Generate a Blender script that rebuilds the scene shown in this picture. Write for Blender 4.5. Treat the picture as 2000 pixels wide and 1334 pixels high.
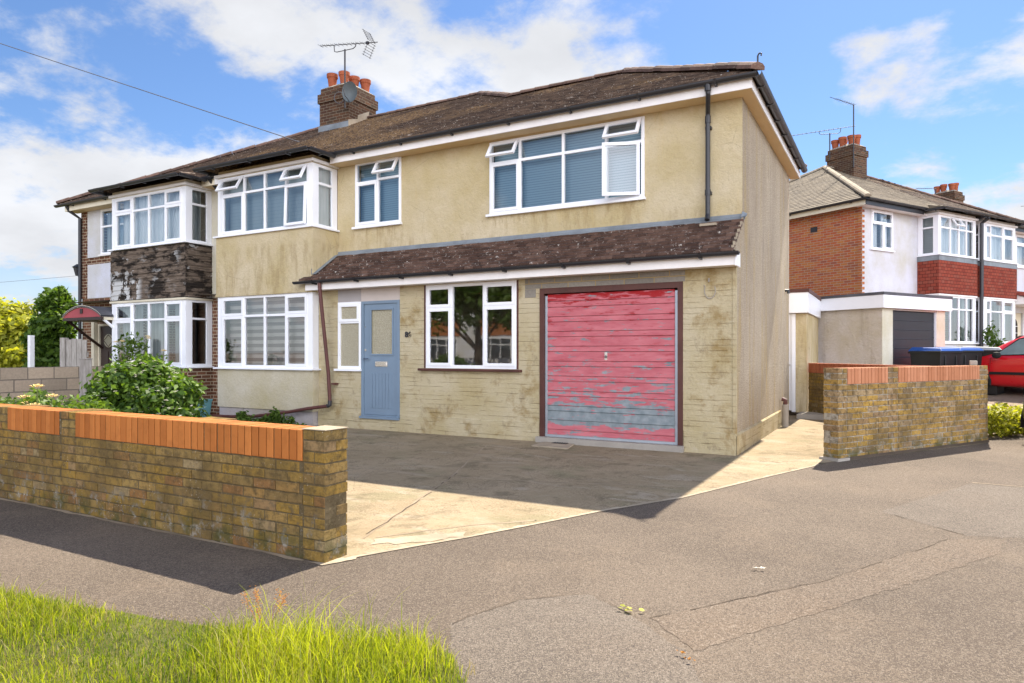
import bpy, math, random
import numpy as np
from mathutils import Vector, Matrix
random.seed(7); RNG = np.random.default_rng(7)
for o in list(bpy.data.objects): bpy.data.objects.remove(o)
SC = bpy.context.scene; COL = SC.collection
R = math.radians

# ---------------------------------------------------------------- camera
cam = bpy.data.objects.new('camera', bpy.data.cameras.new('camera')); COL.objects.link(cam)
cam.location = (1.858, -9.542, 1.4); cam.rotation_euler = (R(90), 0, R(29.13))
cam.data.lens = 24; cam.data.sensor_width = 36; cam.data.shift_y = 0.0105
cam.data.clip_start = 0.05; cam.data.clip_end = 3000
SC.camera = cam

# ---------------------------------------------------------------- light
SUN_EL, SUN_DIR = 52.3, (0.06, 1.0)      # the sun stands behind the house
az = math.atan2(SUN_DIR[0], SUN_DIR[1])
world = bpy.data.worlds.new('World'); SC.world = world; world.use_nodes = True
wn = world.node_tree; wn.nodes.clear(); WL = wn.links.new
out = wn.nodes.new('ShaderNodeOutputWorld'); bg = wn.nodes.new('ShaderNodeBackground'); WL(bg.outputs[0], out.inputs[0])
sky = wn.nodes.new('ShaderNodeTexSky'); sky.sky_type = 'NISHITA'; sky.sun_disc = False
sky.sun_elevation = R(SUN_EL); sky.sun_rotation = az
sky.air_density = 1.0; sky.dust_density = 0.3; sky.ozone_density = 3.0
bg.inputs[1].default_value = 0.06
def wmath(op, a, b=None, clamp=False):
    n = wn.nodes.new('ShaderNodeMath'); n.operation = op; n.use_clamp = clamp
    for i, v in enumerate((a, b)):
        if v is None: continue
        if isinstance(v, (int, float)): n.inputs[i].default_value = v
        else: WL(v, n.inputs[i])
    return n.outputs[0]
tc = wn.nodes.new('ShaderNodeTexCoord'); sep = wn.nodes.new('ShaderNodeSeparateXYZ'); WL(tc.outputs['Generated'], sep.inputs[0])
zz = wmath('ADD', wmath('MAXIMUM', sep.outputs[2], 0.0), 0.28)
cmb = wn.nodes.new('ShaderNodeCombineXYZ')
WL(wmath('DIVIDE', sep.outputs[0], zz), cmb.inputs[0]); WL(wmath('DIVIDE', sep.outputs[1], zz), cmb.inputs[1])
def wnoise(scale, detail, rough, off, dist=0.0):
    mp = wn.nodes.new('ShaderNodeMapping'); WL(cmb.outputs[0], mp.inputs[0]); mp.inputs['Location'].default_value = off
    n = wn.nodes.new('ShaderNodeTexNoise'); n.inputs['Scale'].default_value = scale; n.inputs['Detail'].default_value = detail
    n.inputs['Roughness'].default_value = rough; n.inputs['Distortion'].default_value = dist
    WL(mp.outputs[0], n.inputs['Vector']); return n.outputs[0]
def wdot(v):
    v = Vector(v).normalized(); n = wn.nodes.new('ShaderNodeVectorMath'); n.operation = 'DOT_PRODUCT'
    WL(tc.outputs['Generated'], n.inputs[0]); n.inputs[1].default_value = v; return n.outputs['Value']
def wrange(x, a, b, c, d):
    n = wn.nodes.new('ShaderNodeMapRange'); n.interpolation_type = 'SMOOTHSTEP'; WL(x, n.inputs[0])
    for i, v in enumerate((a, b, c, d)): n.inputs[i+1].default_value = v
    return n.outputs[0]
n1 = wnoise(1.35, 10, 0.63, (3.1, 1.7, 0)); n2 = wnoise(3.2, 8, 0.55, (0.4, 5.2, 0), 0.6)
bias = wrange(wdot((-0.98, 0.62, 0.30)), 0.60, 0.95, 0.0, 0.10)          # the bank of cloud over the left houses
bias = wmath('ADD', bias, wrange(wdot((0.16, 1.30, 0.33)), 0.965, 0.997, 0.0, 0.10))
bias = wmath('ADD', bias, wrange(wdot((-0.22, 1.02, 0.50)), 0.90, 0.99, 0.0, -0.10))   # clear blue above the roof
bias = wmath('ADD', bias, wrange(wdot((-0.002, 1.144, 0.425)), 0.9965, 0.9996, 0.0, 0.085))    # two small puffs
bias = wmath('ADD', bias, wrange(wdot((-0.4475, 0.895, 0.40)), 0.9982, 0.9998, 0.0, 0.085))
dens = wmath('ADD', wmath('ADD', wmath('MULTIPLY', n1, 0.72), wmath('MULTIPLY', n2, 0.28)), bias)
m1 = wmath('MULTIPLY', wrange(dens, 0.505, 0.60, 0.0, 1.0), wrange(sep.outputs[2], 0.50, 0.72, 1.0, 0.0))   # blue overhead
shade = wrange(wnoise(2.1, 7, 0.55, (8.0, 2.3, 0)), 0.3, 0.7, 0.84, 1.06)
hz = wrange(sep.outputs[2], 0.0, 0.22, 0.55, 0.0)                         # whiter towards the horizon
cm = wmath('MAXIMUM', wmath('MAXIMUM', m1, hz), wmath('MULTIPLY', wrange(wdot((0.72, -0.70, 0.28)), 0.25, 0.75, 0.0, 1.0), wrange(sep.outputs[2], 0.55, 0.80, 1.0, 0.0)))
cloudc = wn.nodes.new('ShaderNodeMix'); cloudc.data_type = 'RGBA'; cloudc.blend_type = 'MIX'
cl = wn.nodes.new('ShaderNodeMix'); cl.data_type = 'RGBA'; cl.blend_type = 'MULTIPLY'; cl.inputs[0].default_value = 1
CLOUD = 5.0
cl.inputs[6].default_value = (CLOUD*0.97, CLOUD*0.99, CLOUD*1.04, 1)
cb = wn.nodes.new('ShaderNodeCombineXYZ')
back = wrange(wdot((0.72, -0.70, 0.28)), 0.05, 0.85, 0.0, 1.0)            # unseen cloud bank added behind the camera, brightened to fill the shaded walls
shade = wmath('MULTIPLY', shade, wmath('ADD', 1.0, wmath('MULTIPLY', back, 3.5)))
for i in range(3): WL(wmath('MULTIPLY', shade, wmath('ADD', 1.0, wmath('MULTIPLY', back, (0.0, 0.0, 0.04)[i]))), cb.inputs[i])
WL(cb.outputs[0], cl.inputs[7])
tint = wn.nodes.new('ShaderNodeMix'); tint.data_type = 'RGBA'; tint.blend_type = 'MULTIPLY'; tint.inputs[0].default_value = 1
WL(sky.outputs[0], tint.inputs[6]); tint.inputs[7].default_value = (0.62, 0.73, 0.87, 1)
WL(cm, cloudc.inputs[0]); WL(tint.outputs[2], cloudc.inputs[6]); WL(cl.outputs[2], cloudc.inputs[7])
WL(cloudc.outputs[2], bg.inputs[0])
sl = bpy.data.lights.new('sun', 'SUN'); sl.energy = 4.0; sl.angle = R(0.5); sl.color = (1.0, 0.91, 0.77)
sun = bpy.data.objects.new('sun', sl); COL.objects.link(sun)
sv = Vector((math.sin(az)*math.cos(R(SUN_EL)), math.cos(az)*math.cos(R(SUN_EL)), math.sin(R(SUN_EL))))
sun.rotation_euler = sv.to_track_quat('Z', 'Y').to_euler(); sun.location = (5, 40, 50)
SC.view_settings.view_transform = 'Standard'; SC.view_settings.look = 'None'
SC.view_settings.gamma = 1; SC.view_settings.exposure = 1.64
SC.render.engine = 'CYCLES'; SC.cycles.max_bounces = 8; SC.cycles.transparent_max_bounces = 16
SC.cycles.sample_clamp_indirect = 6

# ---------------------------------------------------------------- materials
class NT:
    def __init__(s, name, rough=0.8, spec=0.3):
        s.m = bpy.data.materials.new(name); s.m.use_nodes = True; s.t = s.m.node_tree; s.t.nodes.clear()
        s.out = s.t.nodes.new('ShaderNodeOutputMaterial'); s.p = s.t.nodes.new('ShaderNodeBsdfPrincipled')
        s.L(s.p.outputs[0], s.out.inputs[0]); s.p.inputs['Roughness'].default_value = rough
        s.p.inputs['Specular IOR Level'].default_value = spec
        s.tcn = s.t.nodes.new('ShaderNodeTexCoord')
    def L(s, a, b): s.t.links.new(a, b)
    def set(s, inp, v):
        if isinstance(v, (int, float)): inp.default_value = v
        elif isinstance(v, (tuple, list)): inp.default_value = tuple(v)[:3] + (1,) if inp.type == 'RGBA' else tuple(v)
        else: s.L(v, inp)
    def co(s, kind='Object', scale=(1, 1, 1), loc=(0, 0, 0)):
        mp = s.t.nodes.new('ShaderNodeMapping'); s.L(s.tcn.outputs[kind], mp.inputs[0])
        mp.inputs['Scale'].default_value = scale; mp.inputs['Location'].default_value = loc; return mp.outputs[0]
    def noise(s, scale, detail=4, rough=0.6, co=None, dist=0):
        n = s.t.nodes.new('ShaderNodeTexNoise'); n.inputs['Scale'].default_value = scale; n.inputs['Detail'].default_value = detail
        n.inputs['Roughness'].default_value = rough; n.inputs['Distortion'].default_value = dist
        s.L(co if co is not None else s.co(), n.inputs['Vector']); return n.outputs[0]
    def vor(s, scale, co=None, feat='F1'):
        n = s.t.nodes.new('ShaderNodeTexVoronoi'); n.inputs['Scale'].default_value = scale; n.feature = feat
        s.L(co if co is not None else s.co(), n.inputs['Vector']); return n
    def rng(s, x, a, b, c=0., d=1., smooth=False):
        n = s.t.nodes.new('ShaderNodeMapRange'); s.L(x, n.inputs[0])
        if smooth: n.interpolation_type = 'SMOOTHSTEP'
        for i, v in enumerate((a, b, c, d)): n.inputs[i+1].default_value = v
        return n.outputs[0]
    def math(s, op, a, b=0., clamp=False):
        n = s.t.nodes.new('ShaderNodeMath'); n.operation = op; n.use_clamp = clamp
        s.set(n.inputs[0], a); s.set(n.inputs[1], b); return n.outputs[0]
    def mix(s, f, a, b, mode='MIX'):
        n = s.t.nodes.new('ShaderNodeMix'); n.data_type = 'RGBA'; n.blend_type = mode
        s.set(n.inputs[0], f); s.set(n.inputs[6], a); s.set(n.inputs[7], b); return n.outputs[2]
    def ramp(s, x, stops):
        n = s.t.nodes.new('ShaderNodeValToRGB'); s.L(x, n.inputs[0]); e = n.color_ramp.elements
        while len(e) < len(stops): e.new(0.5)
        for el, (p, c) in zip(e, stops): el.position = p; el.color = tuple(c)[:3] + (1,)
        return n.outputs[0]
    def attr(s, name='tone'):
        n = s.t.nodes.new('ShaderNodeAttribute'); n.attribute_name = name; return n.outputs['Fac']
    def axis(s, i, kind='Object'):
        n = s.t.nodes.new('ShaderNodeSeparateXYZ'); s.L(s.tcn.outputs[kind], n.inputs[0]); return n.outputs[i]
    def col(s, c): s.set(s.p.inputs['Base Color'], c); return s
    def rough(s, r): s.set(s.p.inputs['Roughness'], r); return s
    def bump(s, h, strength=0.3, dist=0.01):
        n = s.t.nodes.new('ShaderNodeBump'); n.inputs['Strength'].default_value = strength; n.inputs['Distance'].default_value = dist
        s.L(h, n.inputs['Height']); s.L(n.outputs[0], s.p.inputs['Normal']); return s

def srgb(r, g, b, k=1.0):
    f = lambda v: ((v/255+0.055)/1.055)**2.4 if v > 10 else v/255/12.92
    return (f(r)*k, f(g)*k, f(b)*k)
MAT = {}
def simple(name, c, rough=0.5, spec=0.4, var=0.12, bump=0.0, metal=0.0):
    n = NT(name, rough, spec); a = n.noise(2.2, 5, 0.65)
    d = tuple(v*(1-var) for v in c); l = tuple(min(1, v*(1+var)) for v in c)
    col = n.mix(n.rng(a, 0.3, 0.7), d, l)
    f = n.noise(45, 3, 0.6); col = n.mix(n.rng(f, 0.35, 0.75, 0, 0.35*min(1, var*4)), col, tuple(v*0.7 for v in c))
    n.col(col); n.p.inputs['Metallic'].default_value = metal
    if bump: n.bump(n.noise(60, 4, 0.6), bump, 0.01)
    MAT[name] = n.m; return n.m

def stucco(name, base, stain, rough_b=0.35, grain=38, streak=0.5, blot=0.35):
    n = NT(name, 0.9, 0.15)
    big = n.noise(0.9, 6, 0.62); col = n.mix(n.rng(big, 0.34, 0.66), (base[0]*0.82, base[1]*0.80, base[2]*0.70), (base[0]*1.02, base[1]*1.05, base[2]*1.18))
    st = n.noise(1.0, 6, 0.7, n.co('Object', (3.2, 3.2, 0.45)))
    col = n.mix(n.rng(st, 0.52, 0.78, 0, streak, True), col, stain)
    bl = n.noise(3.5, 6, 0.7); col = n.mix(n.rng(bl, 0.56, 0.75, 0, blot, True), col, tuple(v*0.72 for v in base))
    g = n.noise(grain, 4, 0.75); col = n.mix(n.rng(g, 0.30, 0.5, 0.4, 0, True), col, tuple(v*0.55 for v in base))
    if name == 'stucco':      # run-off stains under the two upper sills and along the pent roof
        X, Zc = n.axis(0), n.axis(2)
        a1 = n.math('MULTIPLY', n.rng(X, -4.45, -4.2, 0, 1, True), n.rng(X, -1.4, -1.15, 1, 0, True)); a2 = n.math('MULTIPLY', n.rng(X, -7.4, -7.2, 0, 1, True), n.rng(X, -6.05, -5.85, 1, 0, True))
        zb = n.math('MULTIPLY', n.rng(Zc, 3.36, 3.70, 0, 1, True), n.rng(Zc, 3.74, 3.80, 1, 0)); ns = n.rng(n.noise(1.0, 6, 0.72, n.co('Object', (7, 7, 1.6))), 0.44, 0.66, 0, 1, True)
        col = n.mix(n.math('MULTIPLY', n.math('MULTIPLY', n.math('MAXIMUM', a1, a2), zb), n.math('MULTIPLY', ns, 0.75)), col, (0.30, 0.21, 0.09))
        col = n.mix(n.math('MULTIPLY', n.rng(Zc, 3.40, 3.62, 1, 0, True), n.math('MULTIPLY', ns, 0.5)), col, (0.30, 0.22, 0.11))
        col = n.mix(n.math('MULTIPLY', n.rng(Zc, 4.75, 5.0, 0, 1, True), n.math('MULTIPLY', n.rng(n.noise(2.2, 5, 0.7), 0.42, 0.62), 0.45)), col, (0.42, 0.29, 0.11))
        cr = n.vor(1.7, n.co('Object', (1, 1, .8)), 'DISTANCE_TO_EDGE'); col = n.mix(n.math('MULTIPLY', n.rng(cr.outputs['Distance'], 0.0, 0.006, 1, 0), n.rng(n.noise(1.3, 3), 0.5, 0.62, 0, 0.55)), col, (0.22, 0.17, 0.10))
    n.col(col); h = n.math('ADD', n.math('MULTIPLY', n.noise(grain*0.5, 4, 0.7), 0.8), n.math('MULTIPLY', n.noise(9, 3, 0.6), 0.9))
    n.bump(h, rough_b, 0.03); MAT[name] = n.m
stucco('stucco', (0.56, 0.465, 0.285), (0.50, 0.37, 0.15), 0.55)
stucco('bay_stucco_low', (0.54, 0.48, 0.34), (0.33, 0.26, 0.12), 0.5)
stucco('plinth_pale', (0.42, 0.38, 0.36), (0.25, 0.21, 0.17), 0.5)
stucco('white_render', (0.60, 0.595, 0.60), (0.62, 0.60, 0.58), 0.3, streak=0.3, blot=0.15)
stucco('cream_render', (0.62, 0.58, 0.46), (0.45, 0.40, 0.28), 0.3)
stucco('garage_render', (0.60, 0.53, 0.45), (0.28, 0.22, 0.16), 0.8)
stucco('grey_render', (0.32, 0.29, 0.25), (0.2, 0.17, 0.13), 0.6)

def trowel():
    n = NT('trowelled_render', 0.92, 0.12)
    base = (0.46, 0.375, 0.20)
    big = n.noise(1.1, 6, 0.6); col = n.mix(n.rng(big, 0.3, 0.7), (0.41, 0.335, 0.18), (0.52, 0.455, 0.32))
    st = n.noise(2.0, 6, 0.7, n.co('Object', (1.0, 1.0, 0.9), (3, 1, 0)), 0.2)
    col = n.mix(n.rng(st, 0.50, 0.68, 0, 0.75, True), col, (0.25, 0.165, 0.055))
    col = n.mix(n.rng(n.noise(4.5, 6, 0.75, n.co('Object', (1, 1, .8), (1, 6, 2))), 0.54, 0.68, 0, 0.6, True), col, (0.24, 0.19, 0.12))
    # roughly every 7.5 cm a ragged trowel line
    z = n.math('ADD', n.axis(2), n.math('MULTIPLY', n.noise(1.1, 4, 0.6), 0.028))
    fr = n.math('FRACT', n.math('MULTIPLY', z, 13.3))
    ln = n.math('MULTIPLY', n.rng(fr, 0.0, 0.16, 1, 0, True), n.rng(n.noise(2.5, 4, 0.6, n.co('Object', (1, 1, 4))), 0.42, 0.62, 0, 1, True))
    scr = n.noise(6, 5, 0.7, n.co('Object', (0.8, 0.8, 9)))
    ln2 = n.math('MULTIPLY', n.rng(scr, 0.60, 0.72, 0, 0.7, True), n.rng(n.noise(1.2, 2), 0.4, 0.6))
    col = n.mix(n.math('MULTIPLY', n.math('MAXIMUM', ln, ln2), 0.48), col, (0.19, 0.13, 0.06))
    w = n.noise(5, 5, 0.7, n.co('Object', (1, 1, 2))); col = n.mix(n.rng(w, 0.58, 0.75, 0, 0.45, True), col, (0.60, 0.54, 0.42))
    n.col(col)
    h = n.math('SUBTRACT', n.math('ADD', n.noise(22, 5, 0.7), n.math('MULTIPLY', scr, 0.6)), n.math('MULTIPLY', ln, 0.5))
    n.bump(h, 0.8, 0.018); MAT['trowelled_render'] = n.m
trowel()

def pebble():
    n = NT('pebbledash', 0.95, 0.1)
    big = n.noise(0.8, 5, 0.6, n.co('Object', (1, 1, 0.5)))
    col = n.mix(n.rng(big, 0.35, 0.65), (0.50, 0.42, 0.31), (0.66, 0.565, 0.425))
    st = n.noise(1.5, 6, 0.65, n.co('Object', (3.0, 3.0, 0.28)))
    col = n.mix(n.rng(st, 0.5, 0.68, 0, 0.75, True), col, (0.60, 0.45, 0.20))
    st2 = n.noise(2.5, 5, 0.6, n.co('Object', (3.0, 3.0, 0.35), (5, 2, 1)))
    col = n.mix(n.rng(st2, 0.56, 0.72, 0, 0.45, True), col, (0.25, 0.22, 0.20))
    v = n.vor(70); c2 = n.mix(n.rng(v.outputs['Distance'], 0.1, 0.6, 0, 0.5), col, (0.14, 0.11, 0.08))
    n.col(c2); n.bump(n.math('ADD', n.rng(v.outputs['Distance'], 0, 0.8, 1, 0), n.noise(30, 4)), 0.8, 0.014); MAT['pebbledash'] = n.m
pebble()

def brickmat(name, cols, mortar, w=0.225, h=0.075, mort=0.012, grime=0.3, bumpd=0.012):
    n = NT(name, 0.9, 0.15); b = n.t.nodes.new('ShaderNodeTexBrick')
    n.L(n.co('UV'), b.inputs['Vector']); b.inputs['Scale'].default_value = 1.0
    b.inputs['Brick Width'].default_value = w; b.inputs['Row Height'].default_value = h; b.inputs['Mortar Size'].default_value = mort*0.5
    b.inputs['Mortar Smooth'].default_value = 0.25; b.inputs['Bias'].default_value = 0.0
    b.inputs['Color1'].default_value = (0, 0, 0, 1); b.inputs['Color2'].default_value = (1, 1, 1, 1); b.inputs['Mortar'].default_value = (0.5, 0.5, 0.5, 1)
    tone = n.ramp(b.outputs['Color'], [(i/(len(cols)-1), c) for i, c in enumerate(cols)])
    g = n.noise(26, 5, 0.7, n.co('UV')); tone = n.mix(n.rng(g, 0.4, 0.75, 0, 0.45), tone, tuple(v*0.45 for v in cols[0]))
    big = n.noise(0.8, 5, 0.6, n.co('UV')); tone = n.mix(n.rng(big, 0.45, 0.75, 0, grime), tone, tuple(v*0.5 for v in cols[1]))
    col = n.mix(b.outputs['Fac'], tone, mortar); n.col(col)
    hh = n.math('SUBTRACT', n.math('MULTIPLY', n.noise(40, 4, 0.7, n.co('UV')), 0.5), b.outputs['Fac'])
    n.bump(hh, 0.8, bumpd); MAT[name] = n.m
brickmat('brown_brick', [(0.10, 0.045, 0.028), (0.16, 0.07, 0.04), (0.22, 0.10, 0.055), (0.11, 0.06, 0.045)], (0.42, 0.34, 0.24), mort=0.02)
brickmat('chimney_brick', [(0.11, 0.058, 0.032), (0.08, 0.042, 0.03), (0.17, 0.085, 0.045), (0.06, 0.048, 0.036)], (0.19, 0.155, 0.11), mort=0.015, grime=0.6)
brickmat('orange_brick', [(0.42, 0.10, 0.045), (0.46, 0.13, 0.05), (0.50, 0.20, 0.06), (0.30, 0.09, 0.06)], (0.40, 0.32, 0.25), mort=0.016, grime=0.15)
brickmat('concrete_block', [(0.24, 0.22, 0.19), (0.29, 0.265, 0.225), (0.21, 0.195, 0.17)], (0.36, 0.27, 0.13), 0.45, 0.225, 0.016)
brickmat('garden_block', [(0.34, 0.27, 0.20), (0.42, 0.335, 0.245), (0.27, 0.22, 0.165)], (0.16, 0.135, 0.11), 0.45, 0.225, 0.02, 0.5)
brickmat('tile_hanging', [(0.22, 0.045, 0.03), (0.30, 0.065, 0.04), (0.26, 0.08, 0.055)], (0.07, 0.02, 0.015), 0.165, 0.10, 0.014, 0.35)

def realbrick(name, stops, mort_spots=0.35, lime=0.5):
    n = NT(name, 0.92, 0.12); t = n.attr('tone'); col = n.ramp(t, stops)
    a = n.noise(14, 6, 0.72); col = n.mix(n.rng(a, 0.42, 0.66, 0, 0.8, True), col, (0.095, 0.068, 0.035))
    col = n.mix(n.rng(n.noise(45, 4, 0.7), 0.55, 0.75, 0, 0.5, True), col, (0.42, 0.33, 0.17))
    b = n.noise(2.2, 5, 0.6); col = n.mix(n.rng(b, 0.40, 0.66, 0, 0.65, True), col, (0.11, 0.078, 0.035))
    # pits and lime spots
    v = n.vor(38); m = n.math('MULTIPLY', n.rng(v.outputs['Distance'], 0.10, 0.22, 1, 0), n.rng(n.noise(4, 4, 0.7), 0.50, 0.62, 0, 1))
    col = n.mix(n.math('MULTIPLY', m, lime), col, (0.55, 0.53, 0.47))
    # efflorescence near the foot of the wall
    foot = n.math('MULTIPLY', n.rng(n.axis(2), 0.05, 0.42, 1, 0, True), n.rng(n.noise(7, 6, 0.75), 0.52, 0.66, 0, 0.75, True))
    col = n.mix(n.math('MULTIPLY', foot, lime*1.3, True), col, (0.50, 0.48, 0.42))
    moss = n.math('MULTIPLY', n.rng(n.axis(2), 0.0, 0.3, 1, 0, True), n.rng(n.noise(5, 4, 0.6, n.co('Object', loc=(4, 4, 4))), 0.45, 0.62, 0, 0.8, True))
    col = n.mix(moss, col, (0.075, 0.075, 0.025))
    n.col(col); n.bump(n.math('ADD', n.noise(55, 5, 0.75), n.noise(14, 4, 0.7)), 1.0, 0.014); MAT[name] = n.m
realbrick('stock_brick', [(0.0, (0.27, 0.18, 0.065)), (0.3, (0.33, 0.20, 0.04)), (0.55, (0.23, 0.15, 0.06)), (0.75, (0.36, 0.24, 0.08)), (0.9, (0.27, 0.135, 0.05)), (1.0, (0.36, 0.28, 0.15))])
realbrick('yellow_brick', [(0.0, (0.40, 0.24, 0.06)), (0.3, (0.34, 0.22, 0.09)), (0.6, (0.48, 0.29, 0.06)), (0.8, (0.30, 0.19, 0.10)), (1.0, (0.42, 0.30, 0.16))], lime=0.7)
realbrick('mortar', [(0.0, (0.13, 0.10, 0.055)), (1.0, (0.17, 0.13, 0.08))], lime=0.8)
realbrick('pale_mortar', [(0.0, (0.40, 0.36, 0.29)), (1.0, (0.44, 0.40, 0.33))], lime=0.8)
def soldier(name, a, b):
    n = NT(name, 0.75, 0.25); col = n.ramp(n.attr(), [(0, a), (1, b)])
    col = n.mix(n.rng(n.noise(9, 5, 0.7), 0.5, 0.75, 0, 0.45), col, tuple(v*0.6 for v in a))
    v = n.vor(60); col = n.mix(n.math('MULTIPLY', n.rng(v.outputs['Distance'], 0.05, 0.12, 1, 0), n.rng(n.noise(5), 0.55, 0.65)), col, (0.05, 0.04, 0.03))
    n.col(col).bump(n.noise(50, 4), 0.25, 0.006); MAT[name] = n.m
soldier('soldier_orange', (0.33, 0.105, 0.022), (0.47, 0.165, 0.04)); soldier('soldier_pink', (0.40, 0.16, 0.075), (0.50, 0.22, 0.115)); soldier('soldier_red', (0.30, 0.085, 0.04), (0.40, 0.13, 0.06))

def tilemat(name, stops, lich=0.5, lichc=(0.42, 0.36, 0.27), gold=0.0):
    n = NT(name, 0.85, 0.2); col = n.ramp(n.attr(), stops)
    col = n.mix(n.rng(n.noise(9, 6, 0.75), 0.42, 0.7, 0, 0.6), col, tuple(v*0.5 for v in stops[0][1]))
    if gold:
        col = n.mix(n.math('MULTIPLY', n.rng(n.math('ADD', n.noise(0.55, 4, 0.6), n.rng(n.axis(0), -9.5, -4.5, 0.07, -0.10)), 0.42, 0.6, 0, gold, True), n.rng(n.noise(18, 5, 0.7), 0.40, 0.60, 0, 1, True)), col, (0.34, 0.215, 0.10))
    a = n.rng(n.noise(15, 5, 0.85), 0.595, 0.63, 0, 1, True); b = n.rng(n.noise(2.0, 4, 0.6), 0.36, 0.58, 0.35, 1, True)
    col = n.mix(n.math('MULTIPLY', n.math('MULTIPLY', a, b), lich), col, lichc)
    n.col(col).bump(n.noise(70, 4, 0.7), 0.5, 0.008); MAT[name] = n.m
tilemat('roof_tile', [(0, (0.048, 0.032, 0.024)), (0.5, (0.09, 0.060, 0.043)), (1, (0.135, 0.090, 0.062))], 0.95, (0.46, 0.41, 0.35), gold=0.55)
tilemat('pent_tile', [(0, (0.06, 0.034, 0.025)), (0.5, (0.10, 0.056, 0.040)), (1, (0.15, 0.09, 0.066))], 1.0, (0.56, 0.52, 0.46))
tilemat('concrete_tile', [(0, (0.13, 0.105, 0.078)), (1, (0.21, 0.17, 0.12))], 0.4)
tilemat('ridge_tile', [(0, (0.10, 0.062, 0.048)), (1, (0.19, 0.115, 0.088))], 0.7)
tilemat('ridge_pale', [(0, (0.26, 0.21, 0.15)), (1, (0.33, 0.28, 0.21))], 0.4)

def asphalt(name, a, b, warm, k=1.0):
    n = NT(name, 0.9, 0.2); big = n.noise(0.35, 6, 0.62)
    col = n.mix(n.rng(big, 0.35, 0.65, 0, 1, True), a, b)
    col = n.mix(n.rng(n.noise(1.1, 5, 0.65, n.co('Object', (1, 1, 1), (7, 3, 0))), 0.5, 0.7, 0, 0.55, True), col, warm)
    v = n.vor(125); sp = n.math('ADD', n.math('MULTIPLY', n.rng(v.outputs['Color'], 0, 1, -1, 1), 0.5), n.rng(n.noise(210, 2, 0.5), 0.3, 0.7, -0.5, 0.5))
    dk = n.rng(sp, -0.7, 0.0, 0.75, 0); lt = n.rng(sp, 0.05, 0.8, 0, 0.55)
    col = n.mix(dk, col, (0.035, 0.032, 0.034)); col = n.mix(lt, col, (0.40, 0.345, 0.285))
    n.col(col); n.bump(n.math('ADD', sp, n.math('MULTIPLY', n.noise(25, 3), 0.6)), 0.7, 0.006); MAT[name] = n.m
asphalt('asphalt', (0.112, 0.086, 0.064), (0.162, 0.126, 0.094), (0.185, 0.140, 0.10))
asphalt('asphalt_patch', (0.13, 0.106, 0.084), (0.17, 0.14, 0.112), (0.15, 0.118, 0.09))
asphalt('asphalt_warm', (0.14, 0.106, 0.078), (0.172, 0.131, 0.096), (0.162, 0.115, 0.077))
def concrete():
    n = NT('concrete', 0.92, 0.15)
    col = n.mix(n.rng(n.noise(0.7, 6, 0.65), 0.35, 0.65, 0, 1, True), (0.255, 0.200, 0.125), (0.32, 0.252, 0.165))
    col = n.mix(n.rng(n.noise(1.7, 6, 0.7, n.co('Object', (1, 1, 1), (2, 8, 0)), 1.0), 0.50, 0.66, 0, 0.5, True), col, (0.14, 0.115, 0.075))
    col = n.mix(n.rng(n.noise(0.9, 5, 0.7, n.co('Object', (1, 1, 1), (4, 4, 0))), 0.5, 0.65, 0, 0.45, True), col, (0.17, 0.165, 0.09))
    cr = n.vor(1.1, n.co('Object', (1, 1.3, 1)), 'DISTANCE_TO_EDGE'); cm_ = n.math('MULTIPLY', n.rng(n.math('ADD', cr.outputs['Distance'], n.math('MULTIPLY', n.noise(14, 4, 0.7), 0.02)), 0.008, 0.016, 1, 0), n.rng(n.noise(0.8, 3), 0.46, 0.58, 0, 0.7))
    col = n.mix(cm_, col, (0.09, 0.07, 0.045))
    pale = n.noise(1.3, 6, 0.7, n.co('Object', (0.7, 2.2, 1), (9, 1, 0)), 0.7)
    col = n.mix(n.rng(pale, 0.53, 0.66, 0, 0.85, True), col, (0.335, 0.28, 0.205))
    col = n.mix(n.rng(n.noise(2.6, 6, 0.75, n.co('Object', (1, 1, 1), (6, 2, 0))), 0.52, 0.64, 0, 0.6, True), col, (0.13, 0.105, 0.065))
    v = n.vor(85); sp = n.rng(v.outputs['Color'], 0, 1, -1, 1); em = n.rng(n.noise(1.6, 4), 0.4, 0.6, 0.25, 1)
    col = n.mix(n.math('MULTIPLY', n.rng(sp, -1, -0.2, 0.6, 0), em), col, (0.07, 0.05, 0.035))
    col = n.mix(n.math('MULTIPLY', n.rng(sp, 0.3, 1, 0, 0.5), em), col, (0.42, 0.34, 0.24))
    n.col(col); n.bump(n.math('ADD', sp, n.math('MULTIPLY', n.noise(12, 5), 1.5)), 0.5, 0.006); MAT['concrete'] = n.m
concrete()
simple('concrete_pale', (0.36, 0.30, 0.22), 0.9, 0.1, 0.25, 0.6); simple('cracks', (0.29, 0.23, 0.16), 0.9, 0.1, 0.3, 0.5)
simple('crack_dark', (0.085, 0.066, 0.05), 0.95, 0.1, 0.2); simple('slab', (0.34, 0.31, 0.27), 0.9, 0.1, 0.15, 0.4)
asphalt('gravel', (0.24, 0.18, 0.12), (0.30, 0.225, 0.16), (0.22, 0.16, 0.11))
simple('soil', (0.05, 0.038, 0.026), 0.95, 0.05, 0.3, 0.8); simple('turf', (0.085, 0.088, 0.03), 0.95, 0.05, 0.35, 0.8)
simple('pvc', (0.84, 0.85, 0.88), 0.35, 0.45, 0.03); simple('fascia_paint', (0.80, 0.77, 0.75), 0.5, 0.3, 0.07); simple('cream_wood', (0.66, 0.60, 0.46), 0.6, 0.3, 0.12)
simple('soffit', (0.66, 0.50, 0.29), 0.6, 0.3, 0.05); simple('black_plastic', (0.022, 0.022, 0.026), 0.4, 0.5, 0.2); simple('grey_plastic', (0.10, 0.11, 0.125), 0.4, 0.4, 0.2)
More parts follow.
